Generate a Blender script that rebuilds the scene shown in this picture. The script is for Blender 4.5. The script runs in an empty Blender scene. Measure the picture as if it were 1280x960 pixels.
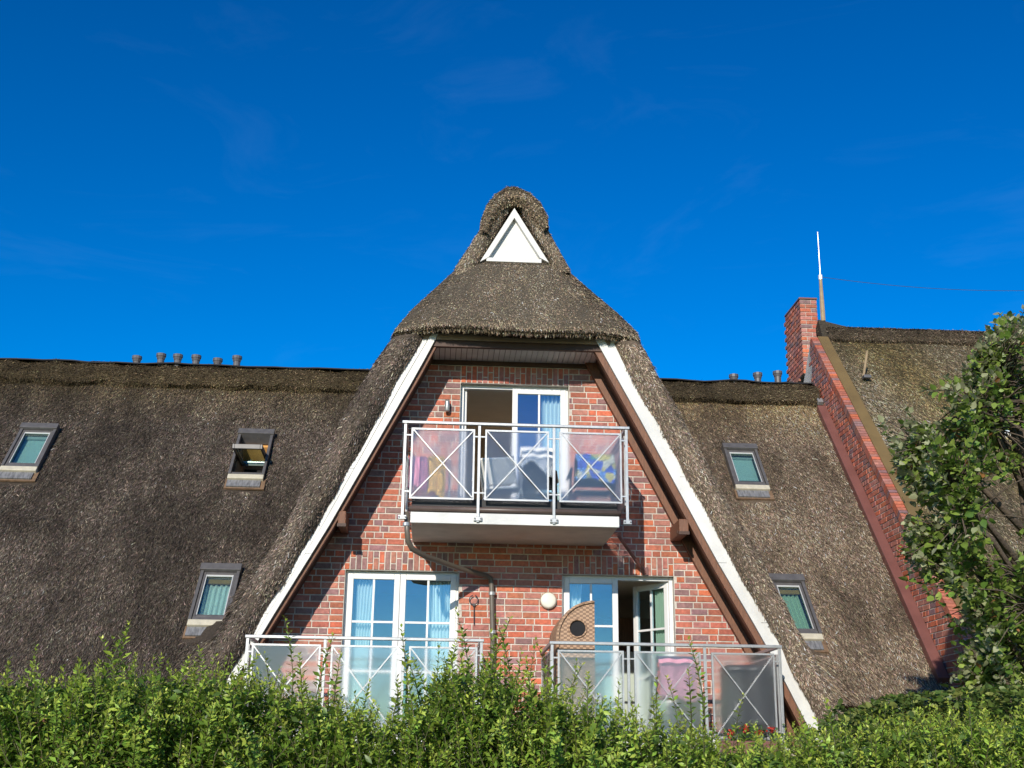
import bpy, math, random
import numpy as np
from mathutils import Vector, Matrix, noise
R = math.radians
random.seed(7); rng = np.random.default_rng(7)
scn = bpy.context.scene
COL = scn.collection

# ------------------------------------------------------------------ camera, sky, sun
F, PITCH, YAW, ROLL, CAM = 1550.0, R(17.1), R(3.5), R(0.7), Vector((0, -16.1, 2.1))
cd = bpy.data.cameras.new('camera'); cam = bpy.data.objects.new('camera', cd); COL.objects.link(cam)
cd.sensor_width = 36; cd.lens = F / 1280 * 36; cd.clip_end = 2000; cd.clip_start = .1
CM = (Matrix.Rotation(-YAW, 3, 'Z') @ Matrix.Rotation(math.pi / 2 + PITCH, 3, 'X') @ Matrix.Rotation(ROLL, 3, 'Z'))
cam.matrix_world = Matrix.Translation(CAM) @ CM.to_4x4()
scn.camera = cam
SUNV = Vector((-.30, -1, .41)).normalized()          # towards the sun
w = bpy.data.worlds.new('World'); scn.world = w; w.use_nodes = True
nt = w.node_tree; bg = nt.nodes['Background']
sky = nt.nodes.new('ShaderNodeTexSky'); sky.sky_type = 'NISHITA'; sky.sun_disc = False
sky.sun_elevation = math.asin(SUNV.z); sky.sun_rotation = math.atan2(SUNV.x, SUNV.y) % (2 * math.pi)
sky.air_density = 1.0; sky.dust_density = 0.0; sky.ozone_density = 2.0; sky.altitude = 200
hs = nt.nodes.new('ShaderNodeHueSaturation'); hs.inputs['Saturation'].default_value = 1.4; hs.inputs['Value'].default_value = 1.0
gm = nt.nodes.new('ShaderNodeMix'); gm.data_type = 'RGBA'
tc = nt.nodes.new('ShaderNodeTexCoord'); mp = nt.nodes.new('ShaderNodeMapping'); mp.inputs['Scale'].default_value = (2.2, 2.2, 7.0)
mp.inputs['Rotation'].default_value = (0, R(18), 0)
nz = nt.nodes.new('ShaderNodeTexNoise'); nz.inputs['Scale'].default_value = 2.6; nz.inputs['Detail'].default_value = 9; nz.inputs['Distortion'].default_value = 1.1; nz.inputs['Roughness'].default_value = .6
rp = nt.nodes.new('ShaderNodeValToRGB'); rp.color_ramp.elements[0].position = .53; rp.color_ramp.elements[1].position = .95
rp.color_ramp.elements[1].color = (.014, .014, .014, 1)
L = nt.links.new
hs.inputs['Hue'].default_value = .51; ga = nt.nodes.new('ShaderNodeGamma'); ga.inputs[1].default_value = 1.3; L(sky.outputs[0], ga.inputs[0]); L(ga.outputs[0], hs.inputs['Color']); L(tc.outputs['Generated'], mp.inputs[0]); L(mp.outputs[0], nz.inputs['Vector']); L(nz.outputs[0], rp.inputs[0])
L(rp.outputs[0], gm.inputs[0]); L(hs.outputs[0], gm.inputs[6]); gm.inputs[7].default_value = (14, 20, 24, 1); L(gm.outputs[2], bg.inputs[0])
bg.inputs[1].default_value = .09
sd = bpy.data.lights.new('sun', 'SUN'); so = bpy.data.objects.new('sun', sd); COL.objects.link(so)
sd.energy = 4.9; sd.angle = R(.5); sd.color = (1, .92, .79); so.location = (-10, -30, 30)
so.rotation_euler = SUNV.to_track_quat('Z', 'Y').to_euler()
vs = scn.view_settings; vs.view_transform = 'Standard'; vs.look = 'None'; vs.exposure = 0; vs.gamma = 1; vs.use_curve_mapping = False
scn.render.resolution_x = 1024; scn.render.resolution_y = 768

# ------------------------------------------------------------------ photo pixel -> point
def ray(px, py): return CM @ Vector(((px - 640) / F, -(py - 480) / F, -1))
def U(px, py, Y):                                     # on the plane y = Y
    d = ray(px, py); return CAM + d * ((Y - CAM.y) / d.y)
def UX(px, py, X):                                    # on the plane x = X
    d = ray(px, py); return CAM + d * ((X - CAM.x) / d.x)
def UP(px, py, n, q):                                 # on the plane through q with normal n
    d = ray(px, py); return CAM + d * (n.dot(q - CAM) / n.dot(d))
def avz(Y, *pts): return sum(U(a, b, Y).z for a, b in pts) / len(pts)

# ------------------------------------------------------------------ materials
def mat(name, col=(.5, .5, .5), rough=.7, var=.15, scale=8, bump=0, bscale=60, metal=0, spec=.5, attr=None, objcol=False, stretch=None, coat=0, big=0):
    m = bpy.data.materials.new(name); m.use_nodes = True; t = m.node_tree; b = t.nodes['Principled BSDF']
    b.inputs['Roughness'].default_value = rough; b.inputs['Metallic'].default_value = metal
    b.inputs['Specular IOR Level'].default_value = spec; b.inputs['Coat Weight'].default_value = coat
    geo = t.nodes.new('ShaderNodeNewGeometry'); n = t.nodes.new('ShaderNodeTexNoise'); n.inputs['Scale'].default_value = scale; n.inputs['Detail'].default_value = 5
    src = geo.outputs['Position']
    if stretch:
        mpn = t.nodes.new('ShaderNodeMapping'); mpn.inputs['Scale'].default_value = stretch; t.links.new(src, mpn.inputs[0]); src = mpn.outputs[0]
    t.links.new(src, n.inputs['Vector'])
    mr = t.nodes.new('ShaderNodeMapRange'); mr.inputs[1].default_value = .25; mr.inputs[2].default_value = .75; mr.inputs[3].default_value = 1 - var; mr.inputs[4].default_value = 1 + var
    t.links.new(n.outputs[0], mr.inputs[0])
    mx = t.nodes.new('ShaderNodeMix'); mx.data_type = 'RGBA'; mx.blend_type = 'MULTIPLY'; mx.inputs[0].default_value = 1
    if attr:
        a = t.nodes.new('ShaderNodeAttribute'); a.attribute_name = attr; t.links.new(a.outputs['Color'], mx.inputs[6])
    elif objcol:
        a = t.nodes.new('ShaderNodeObjectInfo'); t.links.new(a.outputs['Color'], mx.inputs[6])
    else: mx.inputs[6].default_value = (*col, 1)
    t.links.new(mr.outputs[0], mx.inputs[7]); outc = mx.outputs[2]
    if big:                                            # broad weathering on top of the fine grain
        n3 = t.nodes.new('ShaderNodeTexNoise'); n3.inputs['Scale'].default_value = 1.6; n3.inputs['Detail'].default_value = 6; m3 = t.nodes.new('ShaderNodeMapping'); m3.inputs['Scale'].default_value = (1.6, 1.6, .55); t.links.new(geo.outputs['Position'], m3.inputs[0]); t.links.new(m3.outputs[0], n3.inputs['Vector'])
        r3 = t.nodes.new('ShaderNodeMapRange'); r3.inputs[1].default_value = .3; r3.inputs[2].default_value = .7; r3.inputs[3].default_value = 1 - big; r3.inputs[4].default_value = 1 + big * .5; t.links.new(n3.outputs[0], r3.inputs[0])
        m4 = t.nodes.new('ShaderNodeMix'); m4.data_type = 'RGBA'; m4.blend_type = 'MULTIPLY'; m4.inputs[0].default_value = 1; t.links.new(outc, m4.inputs[6]); t.links.new(r3.outputs[0], m4.inputs[7]); outc = m4.outputs[2]
    t.links.new(outc, b.inputs['Base Color'])
    if bump:
        n2 = t.nodes.new('ShaderNodeTexNoise'); n2.inputs['Scale'].default_value = bscale; n2.inputs['Detail'].default_value = 4
        t.links.new(src, n2.inputs['Vector']); bp = t.nodes.new('ShaderNodeBump'); bp.inputs['Strength'].default_value = bump; bp.inputs['Distance'].default_value = .02
        t.links.new(n2.outputs[0], bp.inputs['Height']); t.links.new(bp.outputs[0], b.inputs['Normal'])
    return m
def leafmat(name, trans=.3, rough=.42):
    m = mat(name, rough=rough, var=.2, scale=25, attr='Col', spec=.45); t = m.node_tree
    b = t.nodes['Principled BSDF']; o = t.nodes['Material Output']; tr = t.nodes.new('ShaderNodeBsdfTranslucent'); ms = t.nodes.new('ShaderNodeMixShader')
    a = next(n for n in t.nodes if n.type == 'ATTRIBUTE'); t.links.new(a.outputs['Color'], tr.inputs[0]); ms.inputs[0].default_value = trans
    t.links.new(b.outputs[0], ms.inputs[1]); t.links.new(tr.outputs[0], ms.inputs[2]); t.links.new(ms.outputs[0], o.inputs[0]); return m
def glassmat(name, tint, refl, rcol=(1, 1, 1), haze=0, hcol=(.8, .85, .9), rough=0.0, refr=0):
    m = bpy.data.materials.new(name); m.use_nodes = True; t = m.node_tree; t.nodes.remove(t.nodes['Principled BSDF']); o = t.nodes['Material Output']
    tr = t.nodes.new('ShaderNodeBsdfTransparent'); tr.inputs[0].default_value = (*tint, 1); cur = tr
    if refr:
        rf = t.nodes.new('ShaderNodeBsdfRefraction'); rf.inputs['Roughness'].default_value = .32; rf.inputs['IOR'].default_value = 1.12; rf.inputs[0].default_value = (*tint, 1)
        ms = t.nodes.new('ShaderNodeMixShader'); ms.inputs[0].default_value = refr; t.links.new(cur.outputs[0], ms.inputs[1]); t.links.new(rf.outputs[0], ms.inputs[2]); cur = ms
    if haze:
        df = t.nodes.new('ShaderNodeBsdfDiffuse'); df.inputs[0].default_value = (*hcol, 1); tl = t.nodes.new('ShaderNodeBsdfTranslucent'); tl.inputs[0].default_value = (*hcol, 1)
        m2 = t.nodes.new('ShaderNodeMixShader'); t.links.new(df.outputs[0], m2.inputs[1]); t.links.new(tl.outputs[0], m2.inputs[2])
        ms = t.nodes.new('ShaderNodeMixShader'); ms.inputs[0].default_value = haze; t.links.new(cur.outputs[0], ms.inputs[1]); t.links.new(m2.outputs[0], ms.inputs[2]); cur = ms
    gl = t.nodes.new('ShaderNodeBsdfGlossy'); gl.inputs['Roughness'].default_value = rough; gl.inputs[0].default_value = (*rcol, 1)
    ms = t.nodes.new('ShaderNodeMixShader'); ms.inputs[0].default_value = refl; t.links.new(cur.outputs[0], ms.inputs[1]); t.links.new(gl.outputs[0], ms.inputs[2])
    t.links.new(ms.outputs[0], o.inputs[0]); return m
def weavemat(name, c1, c2, s):
    m = mat(name, c1, .6, .25, 30); t = m.node_tree; b = t.nodes['Principled BSDF']
    geo = t.nodes.new('ShaderNodeNewGeometry'); sp = t.nodes.new('ShaderNodeSeparateXYZ'); cb = t.nodes.new('ShaderNodeCombineXYZ'); ad = t.nodes.new('ShaderNodeMath')
    t.links.new(geo.outputs['Position'], sp.inputs[0]); t.links.new(sp.outputs[0], ad.inputs[0]); t.links.new(sp.outputs[1], ad.inputs[1])
    t.links.new(ad.outputs[0], cb.inputs[0]); t.links.new(sp.outputs[2], cb.inputs[1])
    ck = t.nodes.new('ShaderNodeTexChecker'); ck.inputs['Scale'].default_value = s; ck.inputs['Color1'].default_value = (*c1, 1); ck.inputs['Color2'].default_value = (*c2, 1)
    mpw = t.nodes.new('ShaderNodeMapping'); mpw.inputs['Scale'].default_value = (.62, 1, 1); mpw.inputs['Location'].default_value = (.003, .004, .005); t.links.new(cb.outputs[0], mpw.inputs[0]); t.links.new(mpw.outputs[0], ck.inputs[0])
    old = b.inputs['Base Color'].links[0].from_socket; mm = t.nodes.new('ShaderNodeMix'); mm.data_type = 'RGBA'; mm.inputs[0].default_value = .75; t.links.new(old, mm.inputs[6]); t.links.new(ck.outputs[0], mm.inputs[7]); t.links.new(mm.outputs[2], b.inputs['Base Color'])
    bp = t.nodes.new('ShaderNodeBump'); bp.inputs['Distance'].default_value = .008; t.links.new(ck.outputs['Fac'], bp.inputs['Height']); t.links.new(bp.outputs[0], b.inputs['Normal']); return m
def spotmat(name):
    m = mat(name, (.1, .2, .6), .9); t = m.node_tree; b = t.nodes['Principled BSDF']
    geo = t.nodes.new('ShaderNodeNewGeometry'); v = t.nodes.new('ShaderNodeTexVoronoi'); v.inputs['Scale'].default_value = 9; r = t.nodes.new('ShaderNodeValToRGB')
    r.color_ramp.interpolation = 'CONSTANT'; e = r.color_ramp.elements; e[0].color = (.06, .12, .55, 1); e[1].position = .35; e[1].color = (.75, .65, .2, 1)
    for p, c in ((.5, (.15, .35, .75, 1)), (.68, (.8, .78, .6, 1)), (.82, (.1, .4, .35, 1))): x = e.new(p); x.color = c
    t.links.new(geo.outputs['Position'], v.inputs['Vector']); t.links.new(v.outputs['Color'], r.inputs[0]); t.links.new(r.outputs[0], b.inputs['Base Color']); return m
M = dict(
    white=mat('white_paint', (.66, .66, .64), .45, .08, 5, .15, 40, big=.14), frame=mat('white_frame', (.74, .74, .74), .35, .03, 5),
    brown=mat('brown_timber', (.16, .065, .032), .55, .3, 6, .3, 30, stretch=(8, 8, 1.5)), dbrown=mat('dark_brown_timber', (.06, .028, .018), .6, .25, 8, .2),
    tan=mat('weathered_timber', (.3, .22, .16), .7, .2, 6, .2), mortar=mat('mortar', (.6, .55, .49), .9, .25, 14, .5, 120, big=.2),
    brick=mat('brick_single', rough=.82, var=.3, scale=22, bump=.35, bscale=90, objcol=True, big=.22), brickj=mat('brick_joined', rough=.82, var=.3, scale=22, bump=.35, bscale=90, attr='Col', big=.22),
    straw=mat('reed', rough=.8, var=.1, scale=30, attr='Col', spec=.25), thatch=mat('thatch_base', rough=.95, var=.45, scale=40, bump=.8, bscale=45, attr='Col', spec=.1),
    thatchp=mat('thatch_plain', (.06, .05, .038), .95, .45, 40, .8, 45, spec=.1), felt=mat('black_felt', (.02, .02, .025), .8, .2, 10), vent=mat('vent_plastic', (.09, .09, .1), .5, .15, 10),
    galv=mat('galvanised_steel', (.4, .41, .42), .38, .14, 9, .05, 30, metal=.55), slab=mat('painted_concrete', (.66, .59, .52), .8, .1, 4, .15, 60, big=.1),
    gutter=mat('brown_gutter', (.1, .07, .06), .4, .15, 8), deck=mat('dark_deck', (.03, .03, .032), .7, .2, 8), pipe=mat('drain_pipe', (.12, .1, .08), .38, .15, 8),
    lead=mat('window_cladding', (.1, .095, .095), .45, .2, 12), cream=mat('flashing_cream', (.5, .46, .36), .6, .15, 14), sheet=mat('zinc_apron', (.2, .2, .205), .5, .5, 14, .1, metal=.2, stretch=(3, .6, .6)),
    rust=mat('mossy_wood', (.17, .105, .06), .85, .4, 14, .3), orange=mat('pine_lining', (.6, .3, .09), .5, .15, 6), dark=mat('dark_inside', (.012, .012, .014), .9, .2),
    khaki=mat('khaki_flashing', (.17, .115, .045), .5, .16, 3, .05), rbrown=mat('red_brown_flashing', (.17, .07, .06), .45, .15, 4), plaster=mat('room_wall', (.66, .55, .45), .9, .06, 3),
    ceil=mat('room_ceiling', (.85, .8, .7), .9, .05, 3), furn=mat('dark_furniture', (.05, .035, .03), .5, .2, 5), floor=mat('room_floor', (.5, .36, .24), .5, .2, 5),
    curtain=mat('white_curtain', (.88, .88, .85), .9, .05, 5), lamp=mat('opal_lamp', (.72, .7, .62), .35, .04, 5), blind=mat('pleated_blind', (.6, .68, .66), .8, .05, 5), gcurt=mat('pale_green_curtain', (.6, .66, .5), .9, .05),
    wick=weavemat('wicker', (.46, .29, .18), (.15, .085, .05), 42), pink=mat('pink_towel', (.68, .27, .38), .95, .15, 20, .3, 120), yel=mat('orange_towel', (.85, .5, .1), .95, .15, 20, .3, 120),
    wtow=mat('white_towel', (.8, .8, .78), .95, .05, 20, .3, 120), spot=spotmat('patterned_towel'), black=mat('black_frame', (.02, .02, .022), .4, .1), red=mat('red_cushion', (.55, .04, .05), .9, .1), cover=mat('black_cover', (.025, .025, .03), .55, .3, 6, .3, 12),
    bark=mat('bark', (.1, .075, .055), .9, .3, 12, .6, 40), leaf=leafmat('leaf', .25), hedge=leafmat('privet_leaf', .25, .42), petal=leafmat('petal', .4, .6), wood=mat('grey_wood', (.35, .26, .16), .8, .25, 10, .3),
    steel=mat('bright_rod', (.75, .75, .73), .35, .05, metal=.4), wire=mat('wire', (.05, .05, .06), .5, .1),
    ground=mat('lawn', (.06, .09, .03), .95, .4, 3, .6, 20), wallplain=mat('plain_wall', (.28, .12, .08), .85, .2, 4, .3),
    glass=glassmat('window_glass', (.86, .95, .96), .17, (.55, .8, .97)), sglass=glassmat('roof_window_glass', (.78, .9, .88), .2, (.8, .95, 1)),
    frost=glassmat('frosted_glass', (.97, .98, 1), .05, haze=.06, rough=.15, refr=.5))

# ------------------------------------------------------------------ mesh helpers
WORLD = {}
def link(name, me, parent=None, origin=None, label=None, cat=None, group=None, kind=None):
    o = bpy.data.objects.new(name, me); COL.objects.link(o); o0 = Vector(origin) if origin is not None else Vector((0, 0, 0)); WORLD[o.name] = o0
    if parent is not None: o.parent = parent; o.location = o0 - WORLD[parent.name]
    else: o.location = o0
    for k, v in (('label', label), ('category', cat), ('group', group), ('kind', kind)):
        if v: o[k] = v
    return o
def thing(name, loc, label, cat, group=None): return link(name, None, None, loc, label, cat, group)
def arr_mesh(name, V, Fc, mat_, cols=None, smooth=False):
    V = np.asarray(V, dtype=np.float32); Fc = np.asarray(Fc, dtype=np.int32); n, k = Fc.shape
    me = bpy.data.meshes.new(name); me.vertices.add(len(V)); me.vertices.foreach_set('co', V.ravel()); me.loops.add(n * k); me.loops.foreach_set('vertex_index', Fc.ravel())
    me.polygons.add(n); me.polygons.foreach_set('loop_start', np.arange(0, n * k, k, dtype=np.int32)); me.update(calc_edges=True); me.validate()
    if cols is not None:
        c = np.ones((len(V), 4), dtype=np.float32); c[:, :3] = cols; a = me.color_attributes.new('Col', 'FLOAT_COLOR', 'POINT'); a.data.foreach_set('color', c.ravel())
    if smooth: me.polygons.foreach_set('use_smooth', np.ones(n, dtype=bool))
    if mat_: me.materials.append(mat_)
    return me
class MB:
    def __init__(s): s.v = []; s.f = []; s.c = []
    def add(s, vs, fs, col=None):
        b = len(s.v); s.v += [tuple(v) for v in vs]; s.f += [tuple(b + i for i in f) for f in fs]; s.c += [col or (1, 1, 1)] * len(vs); return s
    def box(s, a, b, col=None, ch=0):
        x0, y0, z0 = a; x1, y1, z1 = b
        return s.add([(x, y, z) for z in (z0, z1) for y in (y0, y1) for x in (x0, x1)], [(0, 2, 3, 1), (4, 5, 7, 6), (0, 1, 5, 4), (2, 6, 7, 3), (0, 4, 6, 2), (1, 3, 7, 5)], col)
    def obox(s, o, ux, uy, uz, col=None):          # oriented box from corner o and three edge vectors
        o = Vector(o); vs = [o + ux * i + uy * j + uz * k for k in (0, 1) for j in (0, 1) for i in (0, 1)]
        fs = [(0, 2, 3, 1), (4, 5, 7, 6), (0, 1, 5, 4), (2, 6, 7, 3), (0, 4, 6, 2), (1, 3, 7, 5)]
        if ux.cross(uy).dot(uz) < 0: fs = [f[::-1] for f in fs]
        return s.add(vs, fs, col)
    def bar(s, a, b, wd, dp, up=Vector((0, 1, 0))):   # rectangular bar from a to b, wd across, dp along 'up'
        a = Vector(a); b = Vector(b); d = b - a; n = (up - d.normalized() * up.dot(d.normalized())).normalized(); sd_ = d.normalized().cross(n)
        return s.obox(a - sd_ * wd / 2 - n * dp / 2, sd_ * wd, n * dp, d)
    def prism(s, pts, d, col=None):                 # polygon extruded by vector d (planar, convex-ish ngon)
        n = len(pts); d = Vector(d); vs = [Vector(p) for p in pts] + [Vector(p) + d for p in pts]
        fs = [tuple(range(n)), tuple(range(2 * n - 1, n - 1, -1))] + [(i, i + n, (i + 1) % n + n, (i + 1) % n) for i in range(n)]
        nn = (vs[1] - vs[0]).cross(vs[2] - vs[1])
        if nn.dot(d) > 0: fs = [f[::-1] for f in fs]
        return s.add(vs, fs, col)
    def tube(s, pts, r, n=8, cap=True):
        pts = [Vector(p) for p in pts]; rs = r if isinstance(r, (list, tuple)) else [r] * len(pts); vs = []; fs = []
        ref = None
        for i, p in enumerate(pts):
            t = (pts[min(i + 1, len(pts) - 1)] - pts[max(i - 1, 0)]).normalized()
            if ref is None: ref = Vector((0, 0, 1)) if abs(t.z) < .9 else Vector((1, 0, 0))
            a = t.cross(ref).normalized(); b = a.cross(t).normalized(); ref = b
            for k in range(n):
                an = 2 * math.pi * k / n; vs.append(p + (a * math.cos(an) + b * math.sin(an)) * rs[i])
        for i in range(len(pts) - 1):
            for k in range(n): fs.append((i * n + k, i * n + (k + 1) % n, (i + 1) * n + (k + 1) % n, (i + 1) * n + k))
        if cap: fs += [tuple(range(n))[::-1], tuple((len(pts) - 1) * n + k for k in range(n))]
        return s.add(vs, fs)
    def sheet(s, fn, nu, nv):
        vs = [fn(i / nu, j / nv) for j in range(nv + 1) for i in range(nu + 1)]
        return s.add(vs, [(j * (nu + 1) + i, j * (nu + 1) + i + 1, (j + 1) * (nu + 1) + i + 1, (j + 1) * (nu + 1) + i) for j in range(nv) for i in range(nu)])
    def build(s, name, m, parent=None, smooth=False, bevel=0, solid=0, origin=None, **kw):
        V = np.array(s.v); c = Vector(origin) if origin is not None else Vector(((V.min(0) + V.max(0)) / 2).tolist())
        me = bpy.data.meshes.new(name); me.from_pydata((V - np.array(c)).tolist(), [], s.f); me.validate()
        if any(k != (1, 1, 1) for k in s.c):
            cc = np.ones((len(s.c), 4), dtype=np.float32); cc[:, :3] = s.c; me.color_attributes.new('Col', 'FLOAT_COLOR', 'POINT').data.foreach_set('color', cc.ravel())
        me.materials.append(M[m])
        if smooth: me.polygons.foreach_set('use_smooth', [True] * len(me.polygons))
        o = link(name, me, parent, c, **kw)
        if solid: md = o.modifiers.new('solid', 'SOLIDIFY'); md.thickness = solid; md.offset = 0
        if bevel: md = o.modifiers.new('bevel', 'BEVEL'); md.width = bevel; md.segments = 2; md.limit_method = 'ANGLE'
        return o
def lerp(a, b, t): return a + (b - a) * t
def interp(pts, Y):                                   # x as a function of z along a pixel polyline on plane Y
    q = sorted([(U(a, b, Y).z, U(a, b, Y).x) for a, b in pts]); zs = [p[0] for p in q]; xs = [p[1] for p in q]
    def fn(z):
        if np.ndim(z) == 0 and z < zs[0]: return xs[0] + (z - zs[0]) * (xs[1] - xs[0]) / (zs[1] - zs[0])
        if np.ndim(z) == 0 and z > zs[-1]: return xs[-1] + (z - zs[-1]) * (xs[-1] - xs[-2]) / (zs[-1] - zs[-2])
        z = np.asarray(z, float); r = np.interp(z, zs, xs)
        r = np.where(z < zs[0], xs[0] + (z - zs[0]) * (xs[1] - xs[0]) / (zs[1] - zs[0]), r)
        return np.where(z > zs[-1], xs[-1] + (z - zs[-1]) * (xs[-1] - xs[-2]) / (zs[-1] - zs[-2]), r)
    return fn

# ------------------------------------------------------------------ ground
g = MB().sheet(lambda u, v: (lerp(-300, 300, u), lerp(-300, 300, v), 0), 40, 40); g.build('ground', 'ground', kind='structure')

# ------------------------------------------------------------------ the thatched house
house = thing('thatched_house', (0, 0, 0), 'long thatched house with a steep red brick gable and white barge boards', 'house')
TS = math.tan(R(49)); YE, ZE = .5, 3.26
def Ym(z): return YE + (z - ZE) / TS
RN = Vector((0, -TS, 1)).normalized(); RS = Vector((0, math.cos(R(49)), math.sin(R(49)))); RQ = Vector((0, YE, ZE))
ZR = U(880, 478, Ym(8.75)).z - .2
XW = 6.9                                              # left face of the neighbour's gable wall
YB = -.64                                             # barge board plane
PL_out = [(524, 427), (498.6, 465), (392, 660), (313, 790), (272, 862)]; PL_in = [(543, 427), (522.5, 465), (410, 660), (329, 790), (290, 858)]
PR_out = [(767, 425), (800, 487), (875, 620), (975, 803), (1037, 922)]; PR_in = [(748, 432), (800, 525), (895, 700), (956, 804), (1018, 925)]
Lo, Li = interp(PL_out, YB), interp(PL_in, YB); Ro, Ri = interp(PR_out, YB), interp(PR_in, YB)
YV = -.74
Lv = interp([(480, 432), (455, 468), (350, 662), (268, 794), (226, 866)], YV); Rv = interp([(804, 428), (837, 484), (912, 620), (1013, 803), (1075, 922)], YV)
ZB = 1.9                                              # foot of the gable's slopes
ZL = avz(-.62, (540, 432), (752, 440))                # soffit level over the upper door

# --- reed scattering
_tab = np.random.default_rng(77).random((64, 64))
def vnoise(x, y):
    xi, yi = np.floor(x).astype(int), np.floor(y).astype(int); fx, fy = x - xi, y - yi; fx = fx * fx * (3 - 2 * fx); fy = fy * fy * (3 - 2 * fy); T = lambda a, b: _tab[a % 64, b % 64]
    return (T(xi, yi) * (1 - fx) + T(xi + 1, yi) * fx) * (1 - fy) + (T(xi, yi + 1) * (1 - fx) + T(xi + 1, yi + 1) * fx) * fy
def tone(P):
    x, z = P[:, 0], P[:, 2] + P[:, 1] * .4
    t = .42 * vnoise(x * .8, z * .6) + .33 * vnoise(x * 3.1 + 7, z * .9) + .25 * vnoise(x * 8 + 3, z * 2.2)
    t = np.clip((t - .5) * 2.1 + .5, 0, 1.1)
    for (x0, x1, z0, z1), _, _ in SKY:                # paler, cleaner reed below each roof window
        t += .55 * np.clip(1 - np.abs(x - (x0 + x1) / 2) / ((x1 - x0) * .6), 0, 1) ** .5 * ((P[:, 2] < z0) & (P[:, 2] > z0 - 1.1)) * np.clip(1 - (z0 - P[:, 2]) / 1.1, 0, 1)
    return t
def reed(name, parent, P, Q, dens, base, spread=.28, lift=(.02, .22), ln=(.07, .22), wd=(.004, .0095), skip=None, down=None, seed=1, moss=None, sig=.64):
    """P: (n,3) verts, Q: (m,4) quads -> one mesh of loose reed ends lying down the surface"""
    r = np.random.default_rng(seed); A, B, C_, D = (P[Q[:, i]] for i in range(4)); nn = np.cross(C_ - A, D - B); ar = np.linalg.norm(nn, axis=1) / 2 + 1e-12; nn = nn / (2 * ar[:, None])
    cnt = r.poisson(ar * dens); idx = np.repeat(np.arange(len(Q)), cnt); n = len(idx); u, v = r.random((2, n, 1))
    p = (A[idx] * (1 - u) + B[idx] * u) * (1 - v) + (D[idx] * (1 - u) + C_[idx] * u) * v; N = nn[idx]
    if skip is not None: k = ~skip(p); p, N, n = p[k], N[k], int(k.sum())
    dn = np.array([0, 0, -1.]) if down is None else np.asarray(down, float)
    d = dn - N * (N @ dn)[:, None]; d /= np.linalg.norm(d, axis=1)[:, None] + 1e-9; s = np.cross(N, d); a = r.normal(0, spread, (n, 1)); d = d * np.cos(a) + s * np.sin(a)
    tl = r.uniform(*lift, (n, 1)); d = d * np.cos(tl) + N * np.sin(tl); s = np.cross(N, d); s /= np.linalg.norm(s, axis=1)[:, None]
    rl = r.normal(0, .5, (n, 1)); s = s * np.cos(rl) + np.cross(d, s) * np.sin(rl)
    l = r.uniform(*ln, (n, 1)); wv = r.uniform(*wd, (n, 1)) / 2; b0 = p - N * .012 - d * l * .3; t0 = p + d * l * .7
    V = np.stack([b0 - s * wv, b0 + s * wv, t0 + s * wv * .8, t0 - s * wv * .8], 1).reshape(-1, 3)
    c = np.array(base)[None] * np.exp(r.normal(-.2, sig, (n, 1))) * (.5 + .95 * tone(p))[:, None] * (1 + r.normal(0, .07, (n, 3)))
    if moss is not None: mm = moss(p)[:, None]; c = c * (1 - mm) + c * np.array([1.15, 1.05, .55]) * mm
    c = np.clip(c, .006, .6); V = V.astype(np.float32); o = V.mean(0); me = arr_mesh(name, V - o, np.arange(4 * n).reshape(-1, 4), M['straw'], np.repeat(c, 4, 0))
    return link(name, me, parent, o.tolist(), kind='stuff')
def sheet_obj(name, P, Q, parent, col, jit=.03, fr=2.2, **kw):
    P = np.asarray(P, float); Q = np.asarray(Q); P2 = P.copy()
    for i, p in enumerate(P): P2[i] += np.array(noise.noise_vector(Vector(p) * fr)) * jit
    used = np.unique(Q); mp_ = -np.ones(len(P), int); mp_[used] = np.arange(len(used)); V = P2[used]; o = V.mean(0)
    me = arr_mesh(name, V - o, mp_[Q], M['thatch'], np.tile(np.array(col), (len(V), 1)), True); ob = link(name, me, parent, o.tolist(), **kw); return ob, P2, Q
def gridq(nu, nv): i, j = np.meshgrid(np.arange(nu), np.arange(nv)); i = i.ravel(); j = j.ravel(); a = j * (nu + 1) + i; return np.stack([a, a + 1, a + nu + 2, a + nu + 1], 1)

# --- roof windows: rectangles on the main roof, given by photo corners
SKY = []
def skyrect(tl, tr, bl, br): q = RQ; a, b, c, d = (UP(*p, RN, q) for p in (tl, tr, bl, br)); return ((a.x + c.x) / 2, (b.x + d.x) / 2, (c.z + d.z) / 2, (a.z + b.z) / 2)
SKY.append((skyrect((29, 537), (73, 538), (2, 588), (50, 589)), 'blind', 0)); SKY.append((skyrect((299, 544), (343, 545), (286, 598), (331, 599)), 'open', R(52)))
SKY.append((skyrect((253, 713), (303, 714), (236, 780), (286, 781)), 'curtain', 0)); SKY.append((skyrect((903, 562), (944, 563), (917, 611), (960, 612)), 'blind2', 0))
SKY.append((skyrect((960, 726), (1003, 727), (981, 797), (1025, 798)), 'green', 0))
APR = .23                                             # apron below each window, measured in z
def in_sky(p, pad=.0, low=APR):
    k = np.zeros(len(p), bool)
    for (x0, x1, z0, z1), _, _ in SKY: k |= (p[:, 0] > x0 - pad) & (p[:, 0] < x1 + pad) & (p[:, 2] > z0 - low) & (p[:, 2] < z1 + pad)
    return k

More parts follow.
